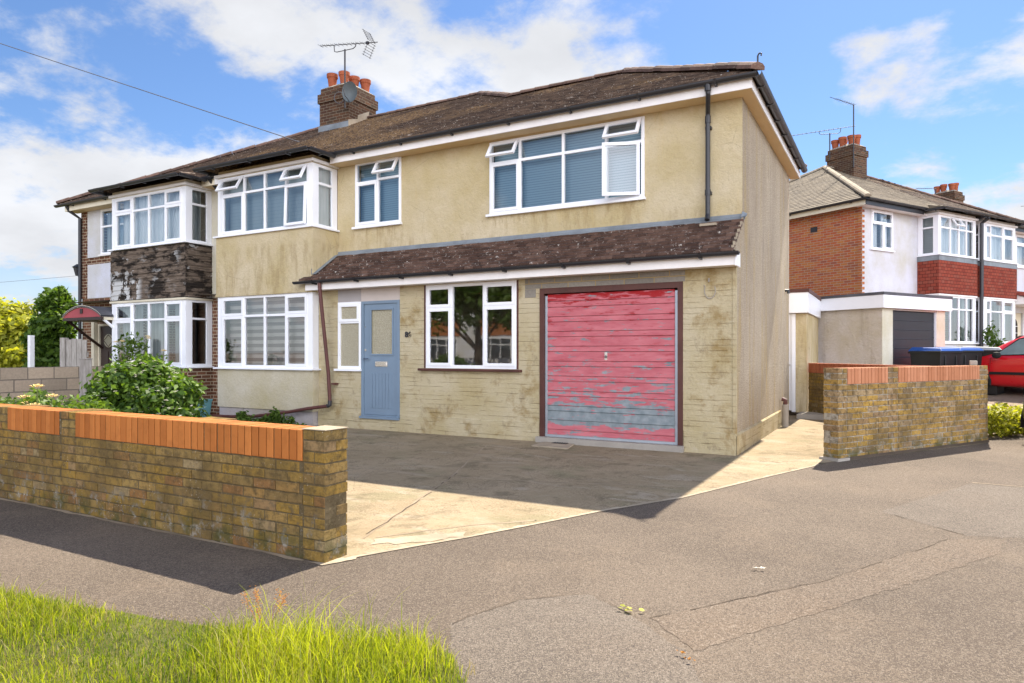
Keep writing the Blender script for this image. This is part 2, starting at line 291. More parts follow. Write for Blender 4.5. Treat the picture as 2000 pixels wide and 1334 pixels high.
simple('brown_paint', (0.085, 0.032, 0.024), 0.55, 0.35, 0.3, 0.2); simple('brown_pipe', (0.10, 0.036, 0.03), 0.45, 0.4, 0.25)
simple('lead', (0.20, 0.225, 0.245), 0.6, 0.4, 0.3, 0.3); simple('steel', (0.42, 0.47, 0.52), 0.5, 0.5, 0.12, metal=0.6); simple('chrome', (0.75, 0.73, 0.70), 0.2, 0.5, 0.05, metal=1.0)
simple('dark_metal', (0.06, 0.06, 0.065), 0.5, 0.5, 0.2, metal=0.5); simple('door_blue', (0.175, 0.24, 0.315), 0.45, 0.4, 0.06); simple('door_brown', (0.035, 0.018, 0.014), 0.4, 0.4, 0.3)
simple('lilac_panel', (0.37, 0.345, 0.34), 0.8, 0.2, 0.05); simple('pink_panel', (0.52, 0.46, 0.42), 0.8, 0.2, 0.05)
simple('terracotta', (0.33, 0.095, 0.045), 0.8, 0.2, 0.25, 0.3); simple('flaunching', (0.36, 0.32, 0.26), 0.95, 0.1, 0.3, 0.8)
simple('dish_grey', (0.085, 0.10, 0.105), 0.6, 0.3, 0.3); simple('aerial_metal', (0.06, 0.06, 0.065), 0.6, 0.3, 0.2)
simple('bark', (0.11, 0.08, 0.055), 0.95, 0.05, 0.3, 0.9); simple('stem', (0.10, 0.13, 0.04), 0.8, 0.2, 0.2)
simple('bin_black', (0.012, 0.013, 0.014), 0.45, 0.4, 0.3); simple('bin_blue', (0.012, 0.07, 0.30), 0.4, 0.45, 0.1); simple('bin_grey', (0.30, 0.30, 0.31), 0.5, 0.4, 0.1)
simple('bin_teal', (0.09, 0.22, 0.24), 0.5, 0.4, 0.15); simple('rubber', (0.02, 0.02, 0.02), 0.85, 0.2, 0.2); simple('wire_grey', (0.10, 0.10, 0.11), 0.7, 0.2, 0.1)
simple('canopy_red', (0.36, 0.075, 0.085), 0.6, 0.3, 0.15); simple('garage_black', (0.014, 0.017, 0.024), 0.4, 0.45, 0.3); simple('roof_felt', (0.10, 0.10, 0.11), 0.85, 0.2, 0.3, 0.5)
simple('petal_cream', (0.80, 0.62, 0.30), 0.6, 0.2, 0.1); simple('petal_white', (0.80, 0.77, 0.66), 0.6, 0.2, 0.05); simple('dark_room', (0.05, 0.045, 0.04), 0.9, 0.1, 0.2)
simple('interior', (0.42, 0.38, 0.33), 0.9, 0.1, 0.1); simple('leaf_litter', (0.40, 0.17, 0.03), 0.8, 0.1, 0.2); simple('opposite_tile', (0.34, 0.13, 0.05), 0.9, 0.1, 0.2, 0.4)
def paintmat(name, c):
    n = NT(name, 0.3, 0.5); n.col(c); n.p.inputs['Coat Weight'].default_value = 0.8; n.p.inputs['Coat Roughness'].default_value = 0.06
    n.rough(n.rng(n.noise(3), 0.3, 0.7, 0.25, 0.38)); MAT[name] = n.m
paintmat('car_red', (0.55, 0.005, 0.012)); paintmat('car_black', (0.012, 0.012, 0.015)); paintmat('car_silver', (0.45, 0.47, 0.5))
def garagedoor():
    n = NT('peeling_red', 0.72, 0.2)
    col = n.mix(n.rng(n.noise(2.5, 5, 0.6, n.co('Object', (1, 1, 4))), 0.35, 0.65), (0.42, 0.105, 0.125), (0.52, 0.165, 0.185))
    red = n.math('MULTIPLY', n.rng(n.math('ADD', n.noise(3, 5, 0.7, n.co('Object', (1, 1, 7))), n.rng(n.axis(2), 2.12, 2.28, 0, .16)), 0.55, 0.65, 0, 1, True), n.rng(n.axis(2), 1.2, 2.3, 0.35, 1))
    col = n.mix(red, col, (0.30, 0.012, 0.014))
    band = n.rng(n.axis(2), 0.42, 0.72, 0.17, 0.0, True); lowc = n.rng(n.axis(2), 0.24, 0.36, -0.2, 0.0, True)
    pe = n.math('ADD', n.math('ADD', n.noise(3.1, 7, 0.72, n.co('Object', (1.1, 1.1, 5.5), (2.2, 0, 0.4))), n.math('MULTIPLY', n.rng(n.axis(2), 0.75, 1.5, 0.16, 0.02, True), 0.5)), n.math('ADD', band, lowc))
    pm = n.rng(pe, 0.60, 0.628, 0, 1, True)
    grey = n.mix(n.rng(n.noise(8, 4), 0.3, 0.7), (0.15, 0.185, 0.20), (0.27, 0.30, 0.31))
    n.col(n.mix(pm, col, grey)); n.bump(n.math('SUBTRACT', n.noise(30, 3), pm), 0.2, 0.003); MAT['peeling_red'] = n.m
garagedoor()
def weatherwood():
    n = NT('weathered_boards', 0.95, 0.08)
    g = n.noise(3.0, 7, 0.7, n.co('UV', (1.2, 14, 1))); b = n.noise(1.6, 6, 0.7, n.co('UV', (1, 2.5, 1), (3, 2, 0)))
    col = n.mix(n.rng(g, 0.35, 0.65), (0.05, 0.038, 0.030), (0.22, 0.17, 0.13))
    col = n.mix(n.rng(b, 0.46, 0.56, 0, 0.9, True), col, (0.014, 0.012, 0.011))
    w = n.math('MULTIPLY', n.rng(n.noise(2.0, 6, 0.7, n.co('UV', (1, 1.6, 1), (6.4, 1.2, 0))), 0.57, 0.61, 0, 1, True), n.rng(n.noise(0.8, 2, 0.5, n.co('UV', (1, 1, 1), (1.5, 0, 0))), 0.45, 0.55, 0.2, 1))
    lw = n.math('MULTIPLY', n.math('MULTIPLY', n.rng(n.axis(0), -2.2, -1.95, 1, 0, True), n.rng(n.axis(2), 2.98, 3.12, 1, 0, True)), n.rng(n.noise(2.6, 5, 0.7, n.co('UV', (1.6, .6, 1))), 0.47, 0.50, 0, 1, True))
    n.col(n.mix(n.math('MAXIMUM', n.math('MULTIPLY', w, 0.6), lw), col, (0.50, 0.50, 0.49))); n.bump(g, 0.6, 0.01); MAT['weathered_boards'] = n.m
    n = NT('grey_timber', 0.95, 0.08); g = n.noise(4, 6, 0.7, n.co('Object', (6, 6, 0.8)))
    n.col(n.mix(n.rng(g, 0.3, 0.7), (0.20, 0.18, 0.155), (0.42, 0.39, 0.36))); n.bump(g, 0.5, 0.01); MAT['grey_timber'] = n.m
weatherwood()
def glassmat(name, tint=(0.92, 0.95, 0.95), refl=1.0, frost=False):
    n = NT(name, 0.1, 0.5); n.t.nodes.remove(n.p)
    gl = n.t.nodes.new('ShaderNodeBsdfGlossy'); gl.inputs['Roughness'].default_value = 0.02; gl.inputs[0].default_value = (1, 1, 1, 1)
    fr = n.t.nodes.new('ShaderNodeFresnel'); fr.inputs[0].default_value = 1.62
    mx = n.t.nodes.new('ShaderNodeMixShader')
    if frost:
        df = n.t.nodes.new('ShaderNodeBsdfPrincipled'); v = n.vor(70); c = n.mix(n.rng(v.outputs['Distance'], 0.1, 0.7), (0.24, 0.215, 0.13), (0.40, 0.36, 0.25))
        n.L(c, df.inputs['Base Color']); df.inputs['Roughness'].default_value = 0.3
        bp = n.t.nodes.new('ShaderNodeBump'); bp.inputs['Strength'].default_value = 0.7; bp.inputs['Distance'].default_value = 0.01
        n.L(v.outputs['Distance'], bp.inputs['Height']); n.L(bp.outputs[0], df.inputs['Normal']); n.L(bp.outputs[0], gl.inputs['Normal']); a = df
    else:
        a = n.t.nodes.new('ShaderNodeBsdfTransparent'); a.inputs[0].default_value = tint + (1,)
        bp = n.t.nodes.new('ShaderNodeBump'); bp.inputs['Strength'].default_value = 0.04; bp.inputs['Distance'].default_value = 0.02
        n.L(n.noise(1.3, 2), bp.inputs['Height']); n.L(bp.outputs[0], gl.inputs['Normal'])
    n.L(n.math('MULTIPLY', fr.outputs[0], refl, True), mx.inputs[0]); n.L(a.outputs[0], mx.inputs[1]); n.L(gl.outputs[0], mx.inputs[2]); n.L(mx.outputs[0], n.out.inputs[0]); MAT[name] = n.m
glassmat('glass', refl=1.9); glassmat('glass_low', refl=2.6); simple('car_glass', (0.20, 0.25, 0.235), 0.06, 0.8, 0.25); glassmat('frosted', refl=0.7, frost=True)
def blindmat():
    n = NT('venetian', 0.6, 0.3); fr = n.math('FRACT', n.math('MULTIPLY', n.axis(2), 24.0))
    n.col(n.mix(n.rng(fr, 0.0, 0.35, 1, 0, True), (0.24, 0.36, 0.44), (0.09, 0.17, 0.24))); MAT['venetian'] = n.m
    n = NT('pale_blind', 0.7, 0.2); fr = n.math('FRACT', n.math('MULTIPLY', n.axis(2), 14.0))
    n.col(n.mix(n.rng(fr, 0.0, 0.2, 0.5, 0, True), (0.32, 0.39, 0.42), (0.20, 0.27, 0.30))); MAT['pale_blind'] = n.m
    n = NT('striped_blind', 0.7, 0.2); fr = n.math('FRACT', n.math('MULTIPLY', n.axis(2), 7.0))
    n.col(n.mix(n.rng(fr, 0.45, 0.55, 0, 1), (0.55, 0.52, 0.50), (0.22, 0.20, 0.20))); MAT['striped_blind'] = n.m
    n = NT('net_curtain', 0.9, 0.1); n.col(n.mix(n.rng(n.noise(3, 4, 0.6, n.co('Object', (9, 9, 0.4))), 0.35, 0.65), (0.30, 0.34, 0.36), (0.52, 0.57, 0.58))); MAT['net_curtain'] = n.m
    n = NT('pale_curtain', 0.9, 0.1); n.col(n.mix(n.rng(n.noise(3, 4, 0.6, n.co('Object', (9, 9, 0.4))), 0.35, 0.65), (0.70, 0.76, 0.78), (0.86, 0.88, 0.90))); MAT['pale_curtain'] = n.m
blindmat()
def leafmat(name, dark, light, trans=0.4, k=1.0):
    n = NT(name, 0.55, 0.35); col = n.ramp(n.attr(), [(0, dark), (1, light)])
    n.col(col); tr = n.t.nodes.new('ShaderNodeBsdfTranslucent'); c2 = n.mix(1.0, col, (1.5, 1.5, 0.6), 'MULTIPLY'); n.L(c2, tr.inputs[0])
    mx = n.t.nodes.new('ShaderNodeMixShader'); mx.inputs[0].default_value = trans; n.L(n.p.outputs[0], mx.inputs[1]); n.L(tr.outputs[0], mx.inputs[2]); n.L(mx.outputs[0], n.out.inputs[0]); MAT[name] = n.m
leafmat('leaf_dark', (0.022, 0.06, 0.008), (0.14, 0.23, 0.03)); leafmat('leaf_mid', (0.035, 0.075, 0.012), (0.14, 0.22, 0.035)); leafmat('leaf_lime', (0.16, 0.19, 0.012), (0.48, 0.46, 0.05))
leafmat('grass', (0.06, 0.115, 0.006), (0.43, 0.45, 0.03), 0.5); leafmat('straw', (0.28, 0.22, 0.09), (0.42, 0.34, 0.17), 0.3); leafmat('dock', (0.42, 0.17, 0.05), (0.55, 0.27, 0.09), 0.3)

# ---------------------------------------------------------------- mesh helpers
class MB:
    def __init__(s): s.v = []; s.f = []; s.t = []; s.i = []
    def add(s, pts, faces, tone=None):
        b = len(s.v); s.v += [tuple(p) for p in pts]; s.f += [tuple(i+b for i in f) for f in faces]
        s.i.append((b, len(s.v), len(s.f)-len(faces), len(s.f))); s.t += [random.random() if tone is None else tone]*len(faces); return s
    def hexa(s, p, tone=None):      # p: 4 bottom (ccw from above), 4 top
        return s.add(p, [(3, 2, 1, 0), (4, 5, 6, 7), (0, 1, 5, 4), (1, 2, 6, 5), (2, 3, 7, 6), (3, 0, 4, 7)], tone)
    def box(s, x0, x1, y0, y1, z0, z1, tone=None):
        return s.hexa([(x0, y0, z0), (x1, y0, z0), (x1, y1, z0), (x0, y1, z0), (x0, y0, z1), (x1, y0, z1), (x1, y1, z1), (x0, y1, z1)], tone)
    def mbox(s, M, u0, u1, w0, w1, z0, z1, tone=None):
        return s.hexa([M(u0, w1, z0), M(u1, w1, z0), M(u1, w0, z0), M(u0, w0, z0), M(u0, w1, z1), M(u1, w1, z1), M(u1, w0, z1), M(u0, w0, z1)], tone)
    def quad(s, a, b, c, d, tone=None): return s.add([a, b, c, d], [(0, 1, 2, 3)], tone)
    def poly(s, pts, tone=None): return s.add(pts, [tuple(range(len(pts)))], tone)
    def prism(s, pts, z0, z1, tone=None):
        n = len(pts); P = [(x, y, z0) for x, y in pts] + [(x, y, z1) for x, y in pts]
        return s.add(P, [tuple(range(n-1, -1, -1)), tuple(range(n, 2*n))] + [(i, (i+1) % n, n+(i+1) % n, n+i) for i in range(n)], tone)
    def tube(s, path, rad, seg=8, cap=True, tone=None):
        path = [Vector(p) for p in path]; k = len(path); rr = rad if isinstance(rad, (list, tuple)) else [rad]*k
        P = []; prev = None
        for i, p in enumerate(path):
            d = (path[min(i+1, k-1)] - path[max(i-1, 0)]).normalized()
            a = Vector((0, 0, 1)) if abs(d.z) < 0.9 else Vector((1, 0, 0))
            if prev is not None and prev.cross(d).length > 1e-3: a = prev
            x = (a - d*a.dot(d)).normalized(); y = d.cross(x); prev = x
            for j in range(seg):
                t = 2*math.pi*j/seg; P.append(p + (x*math.cos(t) + y*math.sin(t))*rr[i])
        F = [(i*seg+j, i*seg+(j+1) % seg, (i+1)*seg+(j+1) % seg, (i+1)*seg+j) for i in range(k-1) for j in range(seg)]
        if cap: F += [tuple(range(seg-1, -1, -1)), tuple((k-1)*seg+j for j in range(seg))]
        return s.add(P, F, tone)
    def lathe(s, c, prof, seg=16, tone=None):     # prof: (r,z)
        P = [(c[0]+r*math.cos(2*math.pi*j/seg), c[1]+r*math.sin(2*math.pi*j/seg), c[2]+z) for r, z in prof for j in range(seg)]
        F = [(i*seg+j, i*seg+(j+1) % seg, (i+1)*seg+(j+1) % seg, (i+1)*seg+j) for i in range(len(prof)-1) for j in range(seg)]
        return s.add(P, F, tone)
    def pieces(s):
        lo = np.array([np.min(s.v[a:b], axis=0) for a, b, _, _ in s.i]); hi = np.array([np.max(s.v[a:b], axis=0) for a, b, _, _ in s.i]); sz = np.linalg.norm(hi-lo, axis=1); k = len(lo); lab = list(range(k))
        for i in range(k):
            for j in range(i+1, k):
                if lab[i] != lab[j] and np.linalg.norm(np.maximum(0, np.maximum(lo[i]-hi[j], lo[j]-hi[i]))) <= max(0.02, 0.48*max(sz[i], sz[j])):
                    o, q = lab[j], lab[i]; lab = [q if x == o else x for x in lab]
        return lab
    def build(s, name, mat, parent=None, smooth=False, bevel=0.0):
        if 1 < len(s.i) <= 60 and parent is not None:           # pieces that stand apart become parts of their own
            lab = s.pieces()
            if len(set(lab)) > 1:
                out = None
                for q in dict.fromkeys(lab):
                    m = MB()
                    for (a, b, c, d), x in zip(s.i, lab):
                        if x == q:
                            n0 = len(m.v); f0 = len(m.f); m.v += s.v[a:b]; m.f += [tuple(t-a+n0 for t in f) for f in s.f[c:d]]; m.t += s.t[c:d]; m.i.append((n0, len(m.v), f0, len(m.f)))
                    o = m.build(name, mat, parent, smooth, bevel); out = out or o
                return out
        me = bpy.data.meshes.new(name); me.from_pydata(s.v, [], s.f); me.update()
        n = len(me.polygons)
        if n:
            at = me.attributes.new('tone', 'FLOAT', 'FACE'); at.data.foreach_set('value', np.array(s.t, dtype=np.float32))
            nor = np.zeros(n*3, dtype=np.float32); me.polygons.foreach_get('normal', nor); nor = np.abs(nor.reshape(-1, 3))
            ls = np.zeros(n, dtype=np.int32); lt = np.zeros(n, dtype=np.int32)
            me.polygons.foreach_get('loop_start', ls); me.polygons.foreach_get('loop_total', lt)
            li = np.zeros(len(me.loops), dtype=np.int32); me.loops.foreach_get('vertex_index', li)
            co = np.array(s.v, dtype=np.float32)[li]; fi = np.repeat(np.arange(n), lt); an = nor[fi]
            u = np.where(an[:, 0] > an[:, 1], co[:, 1], co[:, 0]); v = co[:, 2].copy()
            top = (an[:, 2] > 0.9); v[top] = co[top, 1]; u[top] = co[top, 0]
            uv = me.uv_layers.new(name='UVMap'); uv.data.foreach_set('uv', np.stack([u, v], 1).astype(np.float32).ravel())
        if smooth: me.polygons.foreach_set('use_smooth', [True]*n)
        me.materials.append(MAT[mat]); o = bpy.data.objects.new(name, me); COL.objects.link(o)
        if parent: o.parent = parent
        if bevel:
            b = o.modifiers.new('bevel', 'BEVEL'); b.width = bevel; b.segments = 2; b.limit_method = 'ANGLE'
        return o
def tag(o, label=None, cat=None, group=None, kind=None):
    if label: o['label'] = label
    if cat: o['category'] = cat
    if group: o['group'] = group
    if kind: o['kind'] = kind
    return o
def empty(name, loc=(0, 0, 0), rz=0.0, label=None, cat=None, group=None):
    o = bpy.data.objects.new(name, None); COL.objects.link(o); o.location = loc; o.rotation_euler = (0, 0, rz)
    return tag(o, label, cat, group)
def copy_tree(o, parent=None):
    c = o.copy(); COL.objects.link(c); c.parent = parent
    for ch in o.children: copy_tree(ch, c)
    return c
front = lambda Y: (lambda u, w, z: (u, Y-w, z))          # faces -Y, u = X
sideR = lambda X: (lambda u, w, z: (X+w, u, z))          # faces +X, u = Y
sideL = lambda X: (lambda u, w, z: (X-w, -u, z))         # faces -X, u = -Y
def wall(M, u0, u1, z0, z1, holes=(), depth=0.14, mb=None):
    mb = mb or MB(); us = sorted({u0, u1, *[h[0] for h in holes], *[h[1] for h in holes]}); zs = sorted({z0, z1, *[h[2] for h in holes], *[h[3] for h in holes]})
    us = [u for u in us if u0 <= u <= u1]; zs = [z for z in zs if z0 <= z <= z1]
    for a, b in zip(us, us[1:]):
        for c, d in zip(zs, zs[1:]):
            m = ((a+b)/2, (c+d)/2)
            if any(h[0] < m[0] < h[1] and h[2] < m[1] < h[3] for h in holes): continue
            mb.quad(M(a, 0, c), M(b, 0, c), M(b, 0, d), M(a, 0, d))
    for h in holes:
        a, b, c, d = h
        for p, q in (((a, c), (b, c)), ((b, c), (b, d)), ((b, d), (a, d)), ((a, d), (a, c))):
            mb.quad(M(p[0], 0, p[1]), M(p[0], -depth, p[1]), M(q[0], -depth, q[1]), M(q[0], 0, q[1]))
    return mb
def ring(mb, M, u0, u1, z0, z1, b, w0, w1):
    l, r, lo, hi = b if isinstance(b, tuple) else (b,)*4
    mb.mbox(M, u0, u0+l, w0, w1, z0, z1); mb.mbox(M, u1-r, u1, w0, w1, z0, z1)
    mb.mbox(M, u0+l, u1-r, w0, w1, z0, z0+lo); mb.mbox(M, u0+l, u1-r, w0, w1, z1-hi, z1)
def window(parent, M, u0, u1, z0, z1, cells, sill=0.0, cover=None, glass='glass', wofs=-0.03, sillmat='pvc', frame='pvc', cover_w=-0.14, label=None):
    """cells: (ua, ub, za, zb, kind, open) as fractions of the window; kind 'f' fixed or 's' sash; open = top-hung angle, or ('side', angle)"""
    W = lambda u, w, z: M(u, w+wofs, z); fm = MB(); pm = MB(); U = lambda t: u0+(u1-u0)*t; Z = lambda t: z0+(z1-z0)*t; sashes = []
    for ua, ub, za, zb, kind, op in cells:
        a, b, c, d = U(ua), U(ub), Z(za), Z(zb)
        bw = (0.05 if ua == 0 else 0.022, 0.05 if ub == 1 else 0.022, 0.055 if za == 0 else 0.022, 0.05 if zb == 1 else 0.022)
        ring(fm, W, a, b, c, d, bw, -0.04, 0.02)
        ia, ib, ic, id_ = a+bw[0]-0.012, b-bw[1]+0.012, c+bw[2]-0.012, d-bw[3]+0.012
        if kind == 'f': pm.quad(W(ia, -0.01, ic), W(ib, -0.01, ic), W(ib, -0.01, id_), W(ia, -0.01, id_))
        else:
            if op and not isinstance(op, tuple):
                an = R(op); T = lambda u, w, z, an=an, top=id_: W(u, 0.022 + w*math.cos(an) + (top-z)*math.sin(an), top - (top-z)*math.cos(an) + w*math.sin(an))
            elif op:
                an = R(op[1]); T = lambda u, w, z, an=an, h=ib: W(h - .035 - (h-u)*math.cos(an) + w*math.sin(an), 0.022 + w*math.cos(an) + (h-u)*math.sin(an), z)
            else: T = W
            sm = MB(); ring(sm, T, ia, ib, ic, id_, 0.048, -0.015 if not op else 0.0, 0.036); sashes.append(sm)
            pm.quad(T(ia+0.04, 0.008, ic+0.04), T(ib-0.04, 0.008, ic+0.04), T(ib-0.04, 0.008, id_-0.04), T(ia+0.04, 0.008, id_-0.04))
    fo = fm.build('window', frame, parent)
    if label: fo['label'] = label
    pm.build('pane', glass, fo)
    for sm in sashes: sm.build('sash', frame, fo)
    if sill: MB().mbox(M, u0-sill, u1+sill*0.4, -0.05, 0.065, z0-0.035, z0+0.004).build('sill', sillmat, fo)
    if cover:
        kind, mat = cover[0], cover[1]; cm = MB(); a, b, c, d = u0+0.01, u1-0.01, z0+0.01, z1-0.01
        if kind == 'flat': cm.quad(M(a, cover_w, c), M(b, cover_w, c), M(b, cover_w, d), M(a, cover_w, d)); nm = 'blind'
        else:
            nm = 'curtain'; spans = cover[2] if len(cover) > 2 else [(0, 1)]
            for s0, s1 in spans:
                A, B = a+(b-a)*s0, a+(b-a)*s1; k = max(8, int((B-A)/0.02)); ph = random.random()*6
                for i in range(k):
                    q = []
                    for j in (i, i+1): u = A+(B-A)*j/k; q.append((u, cover_w - 0.03*math.sin(u*52+ph) - 0.015*math.sin(u*23+ph)))
                    cm.quad(M(q[0][0], q[0][1], c), M(q[1][0], q[1][1], c), M(q[1][0], q[1][1], d), M(q[0][0], q[0][1], d))
        cm.build(nm, mat, fo)
    return fo
def inside(p, poly):
    x, y = p; r = False; n = len(poly)
    for i in range(n):
        x0, y0 = poly[i]; x1, y1 = poly[(i+1) % n]
        if (y0 > y) != (y1 > y) and x < (x1-x0)*(y-y0)/(y1-y0)+x0: r = not r
    return r
def tiles(mb, poly, o, up, z0, tanp, gauge=0.105, w=0.168, th=0.016, jit=0.004, skip=0.0):
    """courses of tiles over a roof plane: plan polygon, o = a point on the eaves, up = plan direction up the slope"""
    up = Vector(up).normalized(); e = Vector((-up.y, up.x))*-1; cosp = 1/math.sqrt(1+tanp*tanp); gb = gauge*cosp
    A = [(Vector(p)-Vector(o)).dot(e) for p in poly]; B = [(Vector(p)-Vector(o)).dot(up) for p in poly]
    a0, a1, b0, b1 = min(A), max(A), min(B), max(B)
    Z = lambda b: z0+b*tanp
    under = [(x, y, Z((Vector((x, y))-Vector(o)).dot(up))-0.004) for x, y in poly]; mb.poly(under, 0.1)
    j = 0; b = b0
    while b < b1:
        a = a0 - (w/2 if j % 2 else 0) - w; lift0 = random.uniform(0, 0.002)
        while a < a1+w:
            c = Vector(o)+e*(a+w/2)+up*(b+gb/2)
            if inside(c, poly) and random.random() >= skip:
                r = th+random.uniform(0, jit)+lift0; g = 0.003; top = b+gb*1.06; d = random.uniform(-0.003, 0.003)
                pts = []
                for (aa, bb, zz) in ((a+g, b+d, 0), (a+w-g, b+d, 0), (a+w-g, top, 0), (a+g, top, 0), (a+g, b+d, r), (a+w-g, b+d, r+random.uniform(-jit, jit)*0.5), (a+w-g, top, 0.003), (a+g, top, 0.003)):
                    q = Vector(o)+e*aa+up*bb; pts.append((q.x, q.y, Z(bb)+zz))
                mb.add(pts, [(4, 5, 6, 7), (0, 1, 5, 4), (1, 2, 6, 5), (3, 0, 4, 7)])
            a += w
        b += gb; j += 1
    return mb
def ridge(mb, p0, p1, r=0.11, L=0.32):
    p0, p1 = Vector(p0), Vector(p1); n = max(1, int((p1-p0).length/L)); d = (p1-p0).normalized(); s = Vector((0, 0, 1)).cross(d).normalized(); u = d.cross(s)
    for i in range(n):
        a, b = p0.lerp(p1, i/n), p0.lerp(p1, (i+1.0)/n - 0.02/n); P = []; k = 6; j = random.uniform(-0.006, 0.006)
        for c, rr in ((a, r*0.94), (b, r*1.06)):
            for t in range(k+1):
                an = math.pi*(t/k)*1.1-0.05*math.pi; P.append(c + s*math.cos(an)*rr + u*(math.sin(an)*rr*0.72+j) - u*0.03)
        mb.add(P, [(t, t+1, k+2+t, k+1+t) for t in range(k)] + [tuple(range(k+1)), tuple(range(2*k+1, k, -1))])
    return mb
def gutter(parent, path, mat='black_plastic', r=0.057, bracket_every=1.0, drop=0.0, wallside=(0, 1)):
    g = MB(); P = [Vector(p) for p in path]; k = 8
    for a, b in zip(P, P[1:]):
        d = (b-a).normalized(); s = Vector((0, 0, 1)).cross(d).normalized(); pts = []
        for c in (a-d*0.0, b+d*0.0):
            for t in range(k+1): an = math.pi+math.pi*t/k; pts.append(c + s*math.cos(an)*r + Vector((0, 0, 1))*(math.sin(an)*r))
            for t in range(k, -1, -1): an = math.pi+math.pi*t/k; pts.append(c + s*math.cos(an)*(r-0.006) + Vector((0, 0, 1))*(math.sin(an)*(r-0.006)))
        m = 2*(k+1); g.add(pts, [(t, (t+1) % m, m+(t+1) % m, m+t) for t in range(m)] + [tuple(range(m)), tuple(range(2*m-1, m-1, -1))], 0.5)
    go = g.build('gutter', mat, parent)
    for a, b in zip(P, P[1:]):
        L = (b-a).length; n = int(L/bracket_every)
        d = (b-a).normalized(); s = Vector((0, 0, 1)).cross(d).normalized()
        if (s.x*wallside[0]+s.y*wallside[1]) < 0: s = -s
        for i in range(n):
            c = a.lerp(b, (i+0.5)/n); bm = MB()
            q = lambda t, w, z: tuple(c + d*t + s*w + Vector((0, 0, z)))
            bm.add([q(-.018, -.064, 0), q(-.018, .07, .01), q(-.018, .07, -.075), q(-.018, -.03, -.066), q(.018, -.064, 0), q(.018, .07, .01), q(.018, .07, -.075), q(.018, -.03, -.066)],
                   [(0, 1, 2, 3), (7, 6, 5, 4), (0, 4, 5, 1), (1, 5, 6, 2), (2, 6, 7, 3), (3, 7, 4, 0)]); bm.build('gutter_bracket', mat, go)
    return go
def ragged(blobs, seed, k=5, f=.42):      # small tufts that break up the outline of a crown
    rg = random.Random(seed); out = list(blobs)
    for b in blobs:
        for i in range(k):
            a = rg.uniform(0, 6.28); e = rg.uniform(-.3, 1.4); q = rg.uniform(f*.6, f*1.2)
            out.append((b[0]+b[3]*.92*math.cos(a)*math.cos(e), b[1]+b[4]*.92*math.sin(a)*math.cos(e), b[2]+b[5]*.95*math.sin(e), b[3]*q, b[4]*q, b[5]*q*1.1))
    return out
def leaves(name, mat, blobs, n, size, parent=None, surf=0.6, dead=0.0, up=0.3, elong=1.7, seed=1):
    rg = np.random.default_rng(seed); wts = np.array([b[3]*b[4]*b[5] for b in blobs])**0.75; wts = wts/wts.sum(); ids = rg.choice(len(blobs), n, p=wts); B = np.array(blobs)[ids]
    d = rg.normal(size=(n, 3)); d /= np.linalg.norm(d, axis=1)[:, None]; rad = 1 - surf*rg.random(n)**1.6*0.75; rad *= 1+rg.normal(size=n)*0.13
    # clumps: pull the leaves towards random sprig centres
    c = B[:, :3] + d*B[:, 3:6]*rad[:, None]; keep = c[:, 2] > 0.02; c, d = c[keep], d[keep]; n = len(c)
    k = max(4, n//16); cl = c[rg.integers(0, n, k)]; pick = rg.integers(0, k, n); src = cl[pick]
    far = np.linalg.norm(src-c, axis=1) > size*9
    c = np.where(far[:, None], c, src+(c-src)*0.5); ctone = rg.random(k)[pick]
    nr = rg.normal(size=(n, 3)) + d*0.8 + np.array([0, 0, up*2]); nr /= np.linalg.norm(nr, axis=1)[:, None]
    t = np.cross(nr, rg.normal(size=(n, 3))); t /= np.linalg.norm(t, axis=1)[:, None]; b = np.cross(nr, t)
    s = (size*(0.6+0.8*rg.random(n)))[:, None]; L = t*s*0.5*elong; Wd = b*s*0.5; bend = nr*s*0.18
    V = np.stack([c-L, c+Wd*0.9-L*0.1+bend, c+L, c-Wd*0.9-L*0.1+bend], 1).reshape(-1, 3)
    me = bpy.data.meshes.new(name); me.vertices.add(4*n); me.vertices.foreach_set('co', V.astype(np.float32).ravel())
    me.loops.add(4*n); me.loops.foreach_set('vertex_index', np.arange(4*n, dtype=np.int32)); me.polygons.add(n); me.polygons.foreach_set('loop_start', np.arange(0, 4*n, 4, dtype=np.int32)); me.update(calc_edges=True)
    tn = np.clip(ctone*0.55+rg.random(n)*0.6-0.08, 0, 1); me.attributes.new('tone', 'FLOAT', 'FACE').data.foreach_set('value', tn.astype(np.float32))
    me.materials.append(MAT[mat]); o = bpy.data.objects.new(name, me); COL.objects.link(o)
    if parent: o.parent = parent
    return o
def sheet(name, mat, pts, z, kind='structure'):
    mb = MB(); mb.poly([(x, y, z) for x, y in pts]); return tag(mb.build(name, mat), kind=kind)

# ---------------------------------------------------------------- ground, pavement, drive
WA = math.atan2(0.858, 0.513)     # heading of the side street
def ST(s, t): return (1.5+s*0.513-t*0.858, 1.5+s*0.858+t*0.513)
def gz(x, y):
    s = (x-1.5)*0.513+(y-1.5)*0.858; return max(0.0, min(0.62, 0.1*(s-3.9)))
def ground():
    ss = [-900, -300, -100, -40, -20, -10, 0, 3.9, 10.1, 20, 40, 100, 300, 900]; ts = [-900, -300, -100, -40, -20, -8, 0, 8, 20, 40, 100, 300, 900]
    mb = MB(); P = {}
    for s in ss:
        for t in ts: P[s, t] = len(mb.v); mb.v.append((*ST(s, t), max(0, min(.62, .1*(s-3.9)))))
    for a, b in zip(ss, ss[1:]):
        for c, d in zip(ts, ts[1:]): mb.f.append((P[a, c], P[b, c], P[b, d], P[a, d])); mb.t.append(0.5)
    tag(mb.build('ground', 'asphalt'), kind='structure')
ground()
